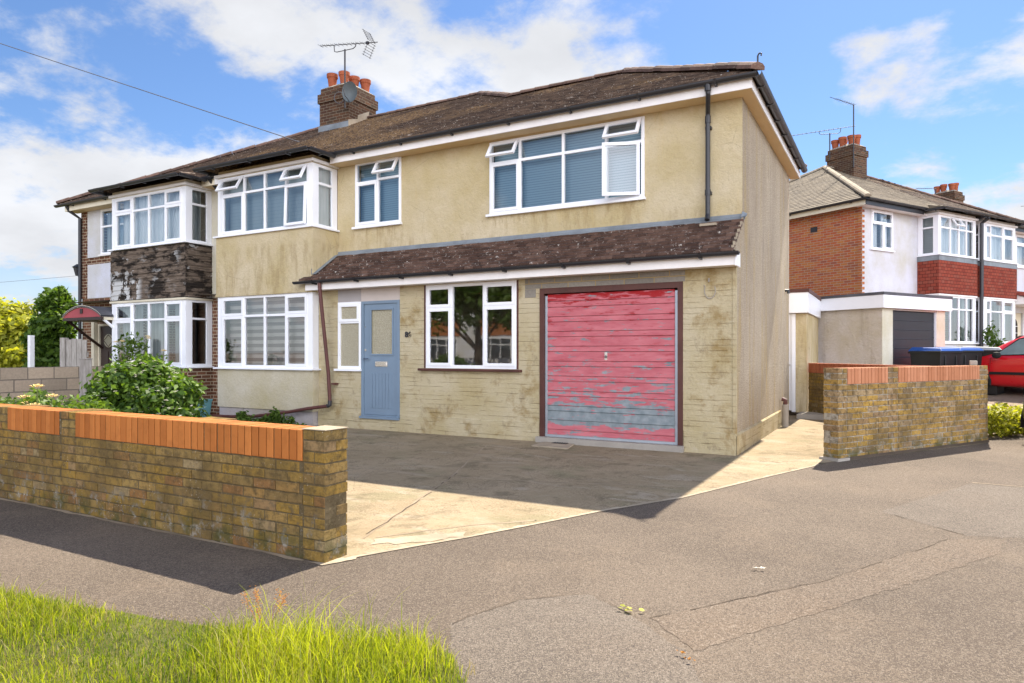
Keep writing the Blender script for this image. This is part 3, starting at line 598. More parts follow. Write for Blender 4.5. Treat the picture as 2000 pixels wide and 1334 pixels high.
def rag(pts, amp=0.012, step=0.09):
    o = []
    for a, b in zip(pts, pts[1:]+pts[:1]):
        n = max(1, int(math.dist(a, b)/step))
        for i in range(n): o.append((a[0]+(b[0]-a[0])*i/n+random.uniform(-amp, amp), a[1]+(b[1]-a[1])*i/n+random.uniform(-amp, amp)))
    return o
edge = [(-1.45, -6.2), (-1.12, -5.52), (-0.95, -5.2), (-0.66, -4.55), (-0.39, -3.92), (0.08, -3.03), (0.4, -2.1), (0.66, -1.35), (0.98, -0.5), (1.1, -0.1)]
sheet('driveway', 'concrete', edge+[(3.15, 3.2), (0.75, 6.55), (-0.6, 7.0), (-0.6, 0.3), (-7.6, 0.3), (-7.6, -6.1)], 0.004)
es = []
for (a, b), (c, d) in zip(zip(edge, edge[1:]), zip(edge[1:], edge[2:]+[edge[-1]])): pass
el = rag(edge+edge[::-1], 0)[:len(rag(edge, 0))]
L1 = [p for p in rag(edge+[edge[-1]], 0.0, 0.08)][:int(sum(math.dist(a, b) for a, b in zip(edge, edge[1:]))/0.08)]
em = MB()
for a, b in zip(L1, L1[1:]):
    if math.dist(a, b) > 0.3: continue
    w1, w2 = random.uniform(0.004, 0.05), random.uniform(0.004, 0.05); em.quad((a[0]-w1, a[1], .0055), (a[0]+.018, a[1]-.006, .0055), (b[0]+.018, b[1]-.006, .0055), (b[0]-w2, b[1], .0055))
tag(em.build('driveway_edge', 'concrete_pale'), kind='structure')
def strip(name, mat, pts, w, z):
    mb = MB(); P = rag(pts+[pts[-1]], 0.0, 0.12)
    n = int(sum(math.dist(a, b) for a, b in zip(pts, pts[1:]))/0.12)+1; P = P[:n]
    P = [(x+random.uniform(-.012, .012), y+random.uniform(-.012, .012)) for x, y in P]; W = [w*random.uniform(0.35, 1.3) for _ in P]
    for i in range(len(P)-1):
        a, b = Vector(P[i]), Vector(P[i+1]); d = (b-a)
        if d.length > 0.5 or d.length < 1e-4 or (mat == 'crack_dark' and random.random() < .28): continue
        s = Vector((-d.y, d.x)).normalized()
        mb.quad((*(a-s*W[i]/2), z), (*(b-s*W[i+1]/2), z), (*(b+s*W[i+1]/2), z), (*(a+s*W[i]/2), z))
    return tag(mb.build(name, mat), kind='structure')
strip('driveway_joint', 'cracks', [(-3.45, -0.8), (-2.46, -3.2), (-2.08, -4.29), (-1.61, -5.61)], 0.03, 0.006)
strip('driveway_joint', 'crack_dark', [(-2.52, -3.0), (-2.12, -4.1), (-1.66, -5.5)], 0.012, 0.007)
strip('driveway_joint', 'cracks', [(-6.4, -3.1), (-4.4, -3.25), (-2.46, -3.2), (-1.2, -2.9), (0.3, -2.35)], 0.035, 0.006)
strip('driveway_joint', 'cracks', [(-1.55, -5.55), (-1.12, -4.9), (-0.72, -4.5)], 0.03, 0.006)
strip('driveway_joint', 'cracks', [(-0.05, -0.2), (-1.0, -0.9), (-2.1, -1.5)], 0.04, 0.006)
sheet('driveway_repair', 'concrete_pale', rag([(-1.42, -5.72), (-1.12, -5.42), (-0.98, -5.2), (-1.05, -5.1), (-1.28, -5.33), (-1.5, -5.6)], 0.03, 0.05), 0.0075)
sheet('driveway_edge', 'concrete_pale', rag([(-1.56, -6.235), (-1.40, -6.24), (-1.30, -6.02), (-1.36, -5.96), (-1.43, -6.19)], .01, .04), 0.006)
PA = [(-0.13, -6.62), (0.02, -6.15), (0.32, -5.87), (0.63, -6.05), (1.0, -6.35), (1.3, -6.9), (0.9, -8.4), (0.2, -8.4), (0.1, -7.0)]
sheet('pavement_patch', 'asphalt_patch', rag(PA, 0.012, .05), 0.001)
sheet('pavement_patch', 'asphalt_warm', rag([(0.75, -6.05), (1.52, -4.92), (2.22, -3.5), (2.6, -3.3), (2.5, -3.75), (1.9, -4.85), (1.05, -6.33)], 0.014, .05), 0.0018)
sheet('pavement_patch', 'asphalt_patch', rag([(1.77, -2.72), (2.61, -0.75), (3.6, -0.75), (4.6, -2.6), (2.35, -3.3)], 0.012, .05), 0.001)
strip('pavement_seam', 'crack_dark', [(0.75, -6.05), (1.52, -4.92), (2.22, -3.5)], 0.006, 0.0045)
strip('pavement_seam', 'crack_dark', [(-0.13, -6.62), (0.02, -6.15), (0.32, -5.87), (0.63, -6.05)], 0.005, 0.0045)
strip('pavement_seam', 'crack_dark', [(1.77, -2.72), (2.35, -3.3)], 0.007, 0.0045)
strip('pavement_seam', 'cracks', [(2.61, -0.75), (3.9, -0.8)], 0.035, 0.0045)
g = MB()
g.poly([(*ST(s, t), .006) for s, t in ((2.3, -.3), (3.9, -.3), (3.9, 3.7))]); g.poly([(*ST(s, t), .006+.1*(s-3.9)) for s, t in ((3.9, -.3), (10.1, -.3), (10.1, 14), (3.9, 14))]); g.poly([(*ST(s, t), .626) for s, t in ((10.1, -.3), (45, -.3), (45, 14), (10.1, 14))])
tag(g.build('gravel_drive', 'gravel'), kind='structure')
sheet('garden_soil', 'soil', [(-7.6, -5.95), (-7.6, 0.4), (-11.9, 0.4), (-11.9, -5.95)], 0.006)
sheet('garden_soil', 'soil', [(-7.6, -0.2), (-7.6, -1.0), (-6.9, -0.5), (-7.2, -0.1)], 0.010)
sheet('lawn', 'turf', [(-12.2, -6), (-12.2, 12), (-60, 12), (-60, -6)], 0.005)
verge = [(-40, -7.2), (-6, -7.42), (-2.66, -7.52), (-2.06, -7.43), (-1.49, -7.33), (-0.92, -7.18), (-0.41, -7.02), (-0.14, -6.86), (0.08, -6.94), (0.28, -7.1), (0.42, -7.5), (0.40, -8.3), (0.3, -9.2), (-0.5, -10), (-40, -10.4)]
sheet('grass_verge', 'turf', rag(verge[1:-1]+[(-6, -10)], 0.02), 0.006)
strip('pavement_seam', 'cracks', [(-9.3, -6.222), (-5.0, -6.222), (-1.6, -6.22)], .04, .004)
# small litter on the tarmac
for i, (x, y, m, s) in enumerate([(1.12, -4.95, 'petal_white', .035), (0.62, -6.02, 'leaf_lime', .05), (1.02, -6.42, 'leaf_litter', .02), (1.06, -6.47, 'leaf_litter', .016)]):
    mb = MB()
    for k in range(7):
        a = random.random()*6.28; d = random.random()*s; c = (x+math.cos(a)*d*1.6, y+math.sin(a)*d*.6); r = s*random.uniform(.25, .5)
        mb.poly([(c[0]+r*math.cos(t), c[1]+r*math.sin(t)*.7, .014+random.uniform(0, .012)) for t in (0, 1.3, 2.6, 3.9, 5.2)])
    tag(mb.build('litter', m), ['crumpled white scrap lying on the tarmac', 'bright yellow green weed tuft in the pavement seam', 'orange brown dead leaf by the warm pavement patch, the larger of two', 'orange brown dead leaf by the warm pavement patch, the smaller of two'][i], ['litter', 'weed', 'leaf', 'leaf'][i])

# ---------------------------------------------------------------- walls of real bricks
def brick_row(mb, x0, x1, y0, y1, z0, h, L, off, pal=(0, 1), rj=0.004, gap=0.010):
    x = x0-off
    while x < x1-0.01:
        a, b = max(x, x0), min(x+L, x1)
        if b-a > 0.04:
            r = lambda: random.uniform(-rj, rj); c = 0.004
            A, B, F, K, lo, hi = a+gap/2+r(), b-gap/2+r(), y0+r()*1.2, y1+r(), z0+gap/2+r()*.5, z0+h-gap/2+r()*.5
            mb.add([(A+c, F, lo+c), (B-c, F, lo+c), (B-c, F, hi-c), (A+c, F, hi-c), (A, F+c, lo), (B, F+c, lo), (B, F+c, hi), (A, F+c, hi), (A, K, lo), (B, K, lo), (B, K, hi), (A, K, hi)],
                   [(0, 1, 2, 3), (0, 4, 5, 1), (1, 5, 6, 2), (2, 6, 7, 3), (3, 7, 4, 0), (4, 8, 9, 5), (5, 9, 10, 6), (6, 10, 11, 7), (7, 11, 8, 4), (9, 8, 11, 10)], random.uniform(*pal))
        x += L
def brick_wall(parent, x0, x1, T, H, piers, brick, sold, mort='mortar', pier_extra=(), sh=0.222, gap=0.010, lean=0.0):
    n = round((H-sh)/0.0735); h = (H-sh)/n; mb = MB(); sm = MB()
    for i in range(n+3):
        z = i*h
        body = i < n
        if body: spans = []; last = x0
        for (pa, pb) in piers:
            hh = h if body else sh/3; zz = z if body else n*h+(i-n)*sh/3
            if i % 2: brick_row(mb, pa, pb, 0, T, zz, hh, (pb-pa)/2, 0, gap=gap)
            else: brick_row(mb, pa, pb, 0, T/2, zz, hh, pb-pa, 0, gap=gap); brick_row(mb, pa, pb, T/2+.003, T, zz, hh, pb-pa, 0, gap=gap)
        if body:
            xs = [x0]+[v for p in piers for v in p]+[x1]
            for a, b in zip(xs[::2], xs[1::2]):
                if b-a > 0.05: brick_row(mb, a, b, 0, T, z, h, 0.225 if random.random() < 0.9 else .1125, 0.1125*(i % 2), gap=gap)
    xs = [x0]+[v for p in piers for v in p]+[x1]
    for a, b in zip(xs[::2], xs[1::2]):
        if b-a > 0.05: brick_row(sm, a, b, -0.004, T+.004, n*h, sh, 0.0745, 0, rj=0.0022, gap=0.011)
    for (px0, px1, py0, py1) in pier_extra:                        # the back half of a pier
        for i in range(n+3):
            zz = i*h if i < n else n*h+(i-n)*sh/3; brick_row(mb, px0, px1, py0, py1, zz, h if i < n else sh/3, (px1-px0)/(1+i % 2), 0, gap=gap)
    core = MB().box(x0+.008, x1-.008, 0.007, T-.007, 0, H-.008)
    for p in pier_extra: core.box(p[0]+.008, p[1]-.008, p[2]-.01, p[3]-.008, 0, H-.008)
    core.build('mortar', mort, parent); mb.build('brickwork', brick, parent); sm.build('soldier_course', sold, parent)
w1 = empty('garden_wall', (-1.42, -6.2, 0), 0, 'long low yellow stock brick wall with orange upright bricks on top, beside the grass', 'wall')
off = -1.42
brick_wall(w1, -9.5-off, 0, 0.215, 0.88, [(-8.6-off, -8.4-off), (-5.72-off, -5.51-off), (-4.58-off, -4.36-off), (-1.625-off, 0)], 'stock_brick', 'soldier_orange',
           pier_extra=[(-5.72-off, -5.38-off, .218, .33), (-4.7-off, -4.36-off, .218, .33), (-3.0-off, -2.68-off, .218, .33)])
# capping mortar on the piers
MB().box(-0.215, 0.004, -0.004, 0.219, 0.878, 0.886).build('pier_cap', 'concrete_pale', w1, bevel=.004)
w2 = empty('garden_wall', ST(-1.29, -0.48)+(0,), WA, 'tall yellow brick wall with a pink upright brick top, standing right of the side passage', 'wall')
brick_wall(w2, 0, 3.72, 0.215, 1.2, [(0, 0.19), (1.09, 1.32), (3.46, 3.72)], 'yellow_brick', 'soldier_pink', 'pale_mortar', gap=0.012)
MB().box(-.05, 0.2, -0.03, 0.24, 0, 0.035).build('footing', 'slab', w2)
MB().box(0.21, 3.72, -0.014, -0.005, 0, 0.04).build('shadow_strip', 'crack_dark', w2)  # thin dark strip painting the shadow along the wall's foot
dx, dy = 3.12-0.24, 3.12-6.75
w3 = empty('garden_wall', (0.24, 6.75, 0), math.atan2(dy, dx), 'shaded brick wall with dark red upright brick top, behind the side passage', 'wall')
brick_wall(w3, 0, math.hypot(dx, dy)-.42, 0.215, 1.17, [], 'stock_brick', 'soldier_red')
tag(MB().box(0.1, 2.2, 5.9, 6.62, 0.0, 0.1).build('step', 'slab'), kind='structure')
st = tag(MB().box(-.05, .05, -.05, .05, 0, .07).build('stone', 'slab', bevel=.01), 'small pale stone standing on the right end of the pink topped wall', 'stone'); st.location = (*ST(2.24, -.36), 1.2)
# block wall between the front gardens
bwm = MB().box(-12.2, -12.0, -7.5, -0.9, 0, 1.12); bw = tag(bwm.build('block_wall', 'garden_block'), 'weathered grey concrete block wall behind the low hedge', 'wall')
fp = MB(); fp.box(-0.08, 0.08, -0.07, 0.07, 0, 1.27); fp.box(-.09, .09, -.08, .08, 1.27, 1.29); p_ = tag(fp.build('fence_post', 'grey_timber', bevel=.008), 'square weathered grey post at the end of the block wall', 'post'); p_.location = (-11.05, -2.42, 0)
gp = empty('garden_gate', (-13.83, -1.1, 0), R(24), 'pale boarded wooden gate under the red porch canopy', 'gate')
g_ = MB()
for i in range(4): g_.box(-.22+i*.12, -.22+i*.12+.112, 0, .022, .08, 1.68+.02*math.sin(i*1.3))
g_.build('boards', 'grey_timber', gp); MB().box(-.22, .26, .024, .06, .3, .4).box(-.22, .26, .024, .06, 1.3, 1.4).build('rail', 'grey_timber', gp); MB().box(-.34, -.23, -.04, .08, 0, 1.72).build('post', 'grey_timber', gp)

# ---------------------------------------------------------------- drain and tub
dr = empty('drain_cover', (-2.55, -0.1, 0), 0, 'small square drain grate set in a pale slab in front of the garage', 'drain')
MB().prism([(-.27, -.45), (.33, -.48), (.10, .50), (-.30, .40)], 0.004, 0.022).build('surround', 'concrete_pale', dr)
gm = MB().box(-.115, .135, -.12, .16, .018, .0245); gm.build('frame', 'crack_dark', dr); b_ = MB()
for i in range(6): b_.box(-.10+i*.04, -.085+i*.04, -.11, .15, .0245, .030)
b_.build('grate', 'dark_metal', dr)
tb = empty('plastic_tub', (-10.55, -0.42, 0), R(8), 'small teal plastic tub beside the bay of the beige house', 'tub')
MB().add([(-.13, -.11, 0), (.13, -.11, 0), (.13, .11, 0), (-.13, .11, 0), (-.17, -.14, .40), (.17, -.14, .40), (.17, .14, .40), (-.17, .14, .40)], [(3, 2, 1, 0), (4, 5, 6, 7), (0, 1, 5, 4), (1, 2, 6, 5), (2, 3, 7, 6), (3, 0, 4, 7)]).build('body', 'bin_teal', tb)
MB().box(-.185, .185, -.155, .155, .40, .435).build('lid', 'bin_teal', tb, bevel=.008)

# ---------------------------------------------------------------- house kit
T = 0.547                                       # slope of every main roof
LIGHTS4 = [0, .275, .515, .755, 1]
def cells4(tr, cols, top, bot, topopen=(0,)*9, botopen=(0,)*9):
    c = []
    for i, (a, b) in enumerate(zip(cols, cols[1:])):
        c.append((a, b, 0, tr, bot[i], botopen[i])); c.append((a, b, tr, 1, top[i], topopen[i]))
    return c
def bay(root, X0, X1, Yw, Yb, P):
    """two-storey square bay: P has mats low, mid, plinth; cols; cell patterns"""
    part = lambda mb, nm, m: mb.build(nm, P[m] if m in P else m, root)
    F, S, W = front(Yb), sideR(X1), sideL(X0)
    b = MB()
    for z0, z1, m in ((0.28 if P.get('plinth') else 0, 1.07, 'low'),): part(MB().box(X0, X1, Yb, Yw-.002, z0, z1), 'bay_wall', m)
    if P.get('plinth'): part(MB().box(X0+.02, X1-.02, Yb+.03, Yw-.004, 0, 0.28), 'bay_plinth', 'plinth')
    if P.get('boards'):
        bm = MB(); n = 10; z0, z1 = 2.60, 3.74; h = (z1-z0)/n
        for i in range(n):
            z = z0+i*h; o = .022; jt = random.uniform(-.004, .004)
            for M, a, c in ((F, X0-.02, X1+.02), (S, Yb-.02, Yw), (W, -Yw, -Yb+.02)):
                bm.add([M(a, o+jt, z), M(c, o+jt, z), M(c, .004, z+h), M(a, .004, z+h), M(a, -.02, z), M(c, -.02, z), M(c, -.02, z+h), M(a, -.02, z+h)], [(0, 1, 2, 3), (4, 5, 1, 0), (1, 5, 6, 2), (4, 0, 3, 7)])
        part(bm, 'boarding', 'mid')
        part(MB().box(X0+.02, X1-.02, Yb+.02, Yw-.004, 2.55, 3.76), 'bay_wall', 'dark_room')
    else: part(MB().box(X0-P.get('jut', 0), X1+P.get('jut', 0), Yb-P.get('jut', 0), Yw-.004, 2.58, 3.76), 'bay_band', 'mid')
    part(MB().box(X0-.03, X1+.03, Yb-.035, Yw-.003, 2.535, 2.58), 'bay_trim', P.get('trim', 'cream_wood'))
    part(MB().box(X0+.01, X1-.01, Yb+.01, Yw-.005, 4.975, 5.12), 'bay_cornice', P.get('trim', 'cream_wood'))
    part(MB().box(X0-.05, X1+.05, Yb-.05, Yw-.003, 4.99, 5.045), 'bay_cornice', 'fascia_paint')
    for zz, h0, key in ((1.09, 2.535, 'lo'), (3.785, 4.975, 'up')):
        part(MB().box(X0-.06, X1+.06, Yb-.07, Yw-.003, zz-.03, zz), 'bay_sill', 'pvc')
        pm = MB(); pw = .11
        for px, py in ((X0, Yb), (X1-pw, Yb)): pm.box(px+.004, px+pw-.004, py+.004, py+pw, zz, h0)
        pm.box(X0+.004, X0+.08, Yw-.09, Yw-.006, zz, h0); pm.box(X1-.08, X1-.004, Yw-.09, Yw-.006, zz, h0)
        part(pm, 'corner_post', 'pvc')
        tr = (2.13-1.09)/(2.535-1.09) if key == 'lo' else 0.70
        window(root, F, X0+pw, X1-pw, zz, h0, cells4(tr, P.get('cols', LIGHTS4), *P[key]), cover=P.get(key+'_cover'), wofs=-.025, cover_w=-.20, glass=P.get(key+'_glass', 'glass'))
        sc = [(0, 1, 0, tr, 'f', 0), (0, 1, tr, 1, 'f', 0)]
        window(root, S, Yb+pw, Yw-.09, zz, h0, sc, cover=P.get(key+'_side', P.get(key+'_cover')), wofs=-.025, cover_w=-.10, glass=P.get(key+'_glass', 'glass'))
        window(root, W, -Yw+.09, -Yb-pw, zz, h0, sc, cover=P.get(key+'_sideL', P.get(key+'_side', P.get(key+'_cover'))), wofs=-.025, cover_w=-.10, glass=P.get(key+'_glass', 'glass'))
def bay_roof(root, X0, X1, Yw, Yb, eave_y, eave_z, mat, go=.32):
    """lower-pitched hip carried over the bay"""
    ex0, ex1, ey, ez, t = X0-.22, X1+.22, Yb-go, eave_z-.05, .33
    yi = (eave_z-eave_y*T-ez+ey*t)/(t-T)             # where it meets the main slope
    k = yi-ey; zi = ez+k*t; yb = (ez-eave_z)/T+eave_y
    mb = MB(); kk = min(k, (ex1-ex0)/2-.05)
    tiles(mb, [(ex0, ey), (ex1, ey), (ex1-kk, ey+k), (ex0+kk, ey+k)], (ex0, ey), (0, 1), ez, t)
    tiles(mb, [(ex1, ey), (ex1, yb+.25), (ex1-kk, ey+k)], (ex1, ey), (-1, 0), ez, t)
    tiles(mb, [(ex0, yb+.25), (ex0, ey), (ex0+kk, ey+k)], (ex0, ey), (1, 0), ez, t)
    ro = mb.build('bay_roof', mat, root)
    rb = MB(); ridge(rb, (ex1-.02, ey+.02, ez+.02), (ex1-kk, ey+k, zi+.02), .06, .25); ridge(rb, (ex0+.02, ey+.02, ez+.02), (ex0+kk, ey+k, zi+.02), .06, .25); rb.build('hip_tiles', mat, ro)
    gutter(root, [(ex0-.03, ey-.03, ez-.01), (ex1+.03, ey-.03, ez-.01)], bracket_every=.8)
    gutter(root, [(ex1+.03, ey-.03, ez-.01), (ex1+.03, eave_y+.02, ez-.01)], bracket_every=.5, wallside=(-1, 0))
    gutter(root, [(ex0-.03, eave_y+.02, ez-.01), (ex0-.03, ey-.03, ez-.01)], bracket_every=.5, wallside=(1, 0))
def chimney(root, x0, x1, y0, y1, ztop, zbase, mat, pots, name='chimney'):
    m = MB().box(x0, x1, y0, y1, zbase, ztop-.30); c = m.build(name, mat, root)
    MB().box(x0-.04, x1+.04, y0-.04, y1+.04, ztop-.42, ztop-.18).build('oversail', mat, c)
    MB().box(x0+.02, x1-.02, y0+.02, y1-.02, ztop-.18, ztop-.02).build('cap_course', mat, c)
    f = MB(); f.hexa([(x0+.02, y0+.02, ztop-.02), (x1-.02, y0+.02, ztop-.02), (x1-.02, y1-.02, ztop-.02), (x0+.02, y1-.02, ztop-.02), (x0+.2, y0+.2, ztop+.1), (x1-.2, y0+.2, ztop+.1), (x1-.2, y1-.2, ztop+.1), (x0+.2, y1-.2, ztop+.1)]); f.build('flaunching', 'flaunching', c)
    for px, py, pz in pots: MB().lathe((px, py, pz-.36), [(.10, 0), (.108, .10), (.128, .24), (.150, .27), (.152, .36), (.125, .36), (.11, .2), (0.0, .1)]).build('chimney_pot', 'terracotta', c, smooth=False)
    fl = MB()
    for a, b, yy in ((x0-.02, x1+.02, y0-.014),): fl.box(a, b, yy-.005, yy+.005, zbase+.0, zbase+.62)
    z = lambda y: 5.2+(y-.12)*T
    return c
def half(root, x0, x1, hip, yw, P, bayx, yb, depth=8.96, roofmat='roof_tile', gaugek=1.0):
    """roof of one half of a semi-detached pair; hip = -1/+1 the hipped end"""
    ey = yw-.38; ez = 5.2; k = 4.68; yr = ey+k; zr = ez+k*T; yb2 = ey+2*k; mb = MB()
    if hip < 0:
        h = x0-.3; tiles(mb, [(h, ey), (x1, ey), (x1, yr), (h+k, yr)], (h, ey), (0, 1), ez, T, .105*gaugek, .168*gaugek)
        tiles(mb, [(h, yb2), (h, ey), (h+k, yr)], (h, ey), (1, 0), ez, T, .105*gaugek, .168*gaugek); mb.poly([(h, yb2, ez), (h+k, yr, zr), (x1, yr, zr), (x1, yb2, ez)], .3)
    else:
        h = x1+.3; tiles(mb, [(x0, ey), (h, ey), (h-k, yr), (x0, yr)], (x0, ey), (0, 1), ez, T, .105*gaugek, .168*gaugek)
        tiles(mb, [(h, ey), (h, yb2), (h-k, yr)], (h, ey), (-1, 0), ez, T, .105*gaugek, .168*gaugek); mb.poly([(h, yb2, ez), (h-k, yr, zr), (x0, yr, zr), (x0, yb2, ez)], .3)
    ro = mb.build('roof', P['tile'], root); rb = MB(); a = h-hip*k
    ridge(rb, (h, ey, ez+.05), (a, yr, zr+.03)); ridge(rb, (h, yb2, ez+.05), (a, yr, zr+.03)); ridge(rb, (min(a, x0 if hip > 0 else x1), yr, zr+.03), (max(a, x0 if hip > 0 else x1), yr, zr+.03)); rb.build('ridge_tiles', P['ridge'], ro)
    return ro

# ================================================================ the beige corner house
H1 = empty('beige_house', (0, 0, 0), 0, 'beige rendered corner house with a peeling red garage door and blue front door', 'house')
U = .5
bigwin = (-4.17, -1.43, 3.75, 4.985); smwin = (-7.19, -6.08, 3.80, 5.04)
wall(front(U), -7.66, 0, 2.6, 5.07, [bigwin, smwin]).build('upper_wall', 'stucco', H1)
gwin = (-5.16, -3.37, 1.13, 2.55); door = (-6.60, -5.72, .235, 2.325); slight = (-7.17, -6.61, 1.09, 2.325); gar = (-2.96, -.71, .09, 2.395)
wall(front(0), -7.66, 0, 0, 2.56, [gwin, (-7.17, -6.60, 1.09, 2.56), (-6.60, -5.72, .235, 2.56), (gar[0], gar[1], 0, 2.395)], depth=.1).build('lower_wall', 'trowelled_render', H1)
MB().box(-7.17, -6.61, -.004, .05, 2.325, 2.56).build('panel', 'lilac_panel', H1); MB().box(-6.605, -5.72, -.006, .05, 2.325, 2.56).build('panel', 'pink_panel', H1)
pl = MB()
for a, b in ((-7.66, -6.62), (-5.70, gar[0]-.01), (gar[1]+.02, .018)):
    pl.add([(a, -.022, 0), (b, -.022, 0), (b, -.022, .285), (a, -.022, .285), (b, .0, .305), (a, .0, .305), (a, 0, 0), (b, 0, 0)], [(0, 1, 2, 3), (3, 2, 4, 5), (0, 3, 5, 6), (1, 7, 4, 2)])
pl.box(-6.62, -5.70, -.018, .0, 0, .215); pl.build('plinth', 'trowelled_render', H1)
# gable side
sw = MB(); sw.poly([(0, 0, 0), (0, 5.5, 0), (0, 5.5, 5.07), (0, U, 5.07), (0, U, 3.31), (0, 0, 2.9)]); sw.quad((0, 5.5, 0), (-2.6, 5.5, 0), (-2.6, 5.5, 5.07), (0, 5.5, 5.07)); sw.quad((-2.6, 5.5, 0), (-2.6, 9.1, 0), (-2.6, 9.1, 5.07), (-2.6, 5.5, 5.07)); sw.quad((-2.6, 9.1, 0), (-10.9, 9.1, 0), (-10.9, 9.1, 5.07), (-2.6, 9.1, 5.07))
sw.build('side_wall', 'pebbledash', H1)
MB().add([(.025, -.022, 0), (.025, 4.2, 0), (.025, 4.2, .29), (.025, -.022, .27), (0, 4.2, .31), (0, -.02, .29), (0, 4.2, 0)], [(0, 1, 2, 3), (3, 2, 4, 5), (1, 6, 4, 2)]).build('side_plinth', 'trowelled_render', H1)
MB().box(-.03, .014, -.012, .06, .29, 2.6).build('corner_bead', 'trowelled_render', H1)
# interior: a floor, a back partition and the floor between the storeys
it = MB(); it.quad((-10.8, 3.6, 0), (-3.2, 3.6, 0), (-3.2, 3.6, 5), (-10.8, 3.6, 5)); it.quad((-10.8, .1, 2.66), (-.1, .6, 2.66), (-.1, 5.4, 2.66), (-10.8, 5.4, 2.66)); it.quad((-3.1, .12, 0), (-3.1, 5.4, 0), (-3.1, 5.4, 2.6), (-3.1, .12, 2.6)); it.quad((-5.5, .12, 0), (-5.5, 3.6, 0), (-5.5, 3.6, 2.6), (-5.5, .12, 2.6)); it.quad((-10.8, .12, .12), (-.1, .12, .12), (-.1, 5.4, .12), (-10.8, 5.4, .12))
it.build('partition', 'interior', H1)
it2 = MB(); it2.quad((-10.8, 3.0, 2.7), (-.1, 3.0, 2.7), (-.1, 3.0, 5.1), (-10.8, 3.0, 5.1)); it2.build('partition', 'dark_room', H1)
# concrete block course above the garage
lm = MB(); lm.box(-3.22, gar[1]+.03, -.006, .02, 2.397, 2.556); lm.box(-3.22, gar[0]-.07, -.006, .02, 2.26, 2.392); lm.build('lintel_blocks', 'concrete_block', H1)
# windows
c3 = [0, .215, .505, .765, 1]
window(H1, front(U), *bigwin, [(0, .215, 0, .70, 's', 0), (0, .215, .70, 1, 's', 33), (.215, .505, 0, .70, 'f', 0), (.215, .505, .70, 1, 'f', 0), (.505, .775, 0, .70, 'f', 0), (.505, .775, .70, 1, 'f', 0), (.775, 1, 0, .70, 's', ('side', 21)), (.775, 1, .70, 1, 's', 33)],
       sill=.05, cover=('flat', 'venetian'), wofs=.0, label='wide upstairs window with its small top sashes propped open')
window(H1, front(U), *smwin, [(0, .5, 0, .68, 's', 0), (0, .5, .68, 1, 'f', 0), (.5, 1, 0, .70, 'f', 0), (.5, 1, .70, 1, 's', 30)], sill=.05, cover=('flat', 'venetian'), wofs=.0)
window(H1, front(0), *gwin, [(0, .30, 0, .72, 's', 0), (0, .30, .72, 1, 's', 0), (.30, .655, 0, 1, 'f', 0), (.655, 1, 0, .72, 's', 0), (.655, 1, .72, 1, 's', 0)], glass='glass_low', wofs=-.02)
MB().box(gwin[0]-.11, gwin[1]+.10, -.09, -.0015, gwin[2]-.045, gwin[2]-.005).build('sill', 'brown_paint', H1, bevel=.006)
MB().box(gwin[0]-.03, gwin[0]+.002, -.008, .05, gwin[2], 2.55).box(gwin[1]-.002, gwin[1]+.03, -.008, .05, gwin[2], 2.55).build('window_edge', 'brown_paint', H1)
window(H1, front(0), *slight, [(0, 1, 0, .70, 'f', 0), (0, 1, .70, 1, 's', 0)], sill=.05, glass='frosted', wofs=-.01)
for z0, z1, nm, m in ((5.005, 5.068, 'cladding', 'soffit'),):
    cm = MB()
    for i in range(3): cm.box(bigwin[0]-.03, bigwin[1]+.03, U-.012, U-.001, z0+i*.021, z0+i*.021+.017)
    cm.build(nm, m, H1)
MB().box(-10.36, -7.66, -.02, .46, 2.50, 2.505).build('ceiling', 'interior', H1)
# front door
dr_ = MB(); ring(dr_, front(0), *door, (.055, .055, .035, .05), -.06, .012); dfr = dr_.build('door_frame', 'door_blue', H1); MB().box(door[0]-.01, door[1]+.01, -.06, .02, door[2]-.03, door[2]+.012).build('threshold', 'door_blue', dfr)
D = front(.03); a, b, c, d = door[0]+.06, door[1]-.055, door[2]+.04, door[3]-.05; dm = MB()
gx0, gx1, gz0, gz1 = -6.40, -5.865, 1.37, 2.16
ring(dm, D, a, b, c, d, (gx0-a, b-gx1, gz0-c, d-gz1), -.02, .02)
dm.mbox(D, gx0, gx0+.03, .02, .035, gz0, gz1); dm.mbox(D, gx1-.03, gx1, .02, .035, gz0, gz1); dm.mbox(D, gx0, gx1, .02, .035, gz0-.03, gz0); dm.mbox(D, gx0, gx1, .02, .035, gz1, gz1+.03)
for i in range(7): dm.mbox(D, a+.12+i*.075, a+.12+i*.075+.068, .02, .027, c+.12, 1.02)
do = dm.build('front_door', 'door_blue', H1); MB().quad(*[D(u, .0, z) for u, z in ((gx0, gz0), (gx1, gz0), (gx1, gz1), (gx0, gz1))]).build('glass', 'frosted', do)
MB().mbox(D, -6.28, -6.0, .02, .032, 1.145, 1.235).mbox(D, -6.26, -6.02, .032, .045, 1.17, 1.215).build('letterbox', 'chrome', do)
hm = MB(); hm.tube([D(-6.515, .02, 1.29), D(-6.515, .075, 1.29)], .012, 8); hm.tube([D(-6.515, .075, 1.29), D(-6.40, .075, 1.285)], .011, 8); hm.build('handle', 'chrome', do)
MB().tube([D(-6.505, .02, 1.44), D(-6.505, .035, 1.44)], .022, 10).tube([D(-6.515, .02, 1.86), D(-6.515, .03, 1.86)], .012, 8).build('lock', 'chrome', do)
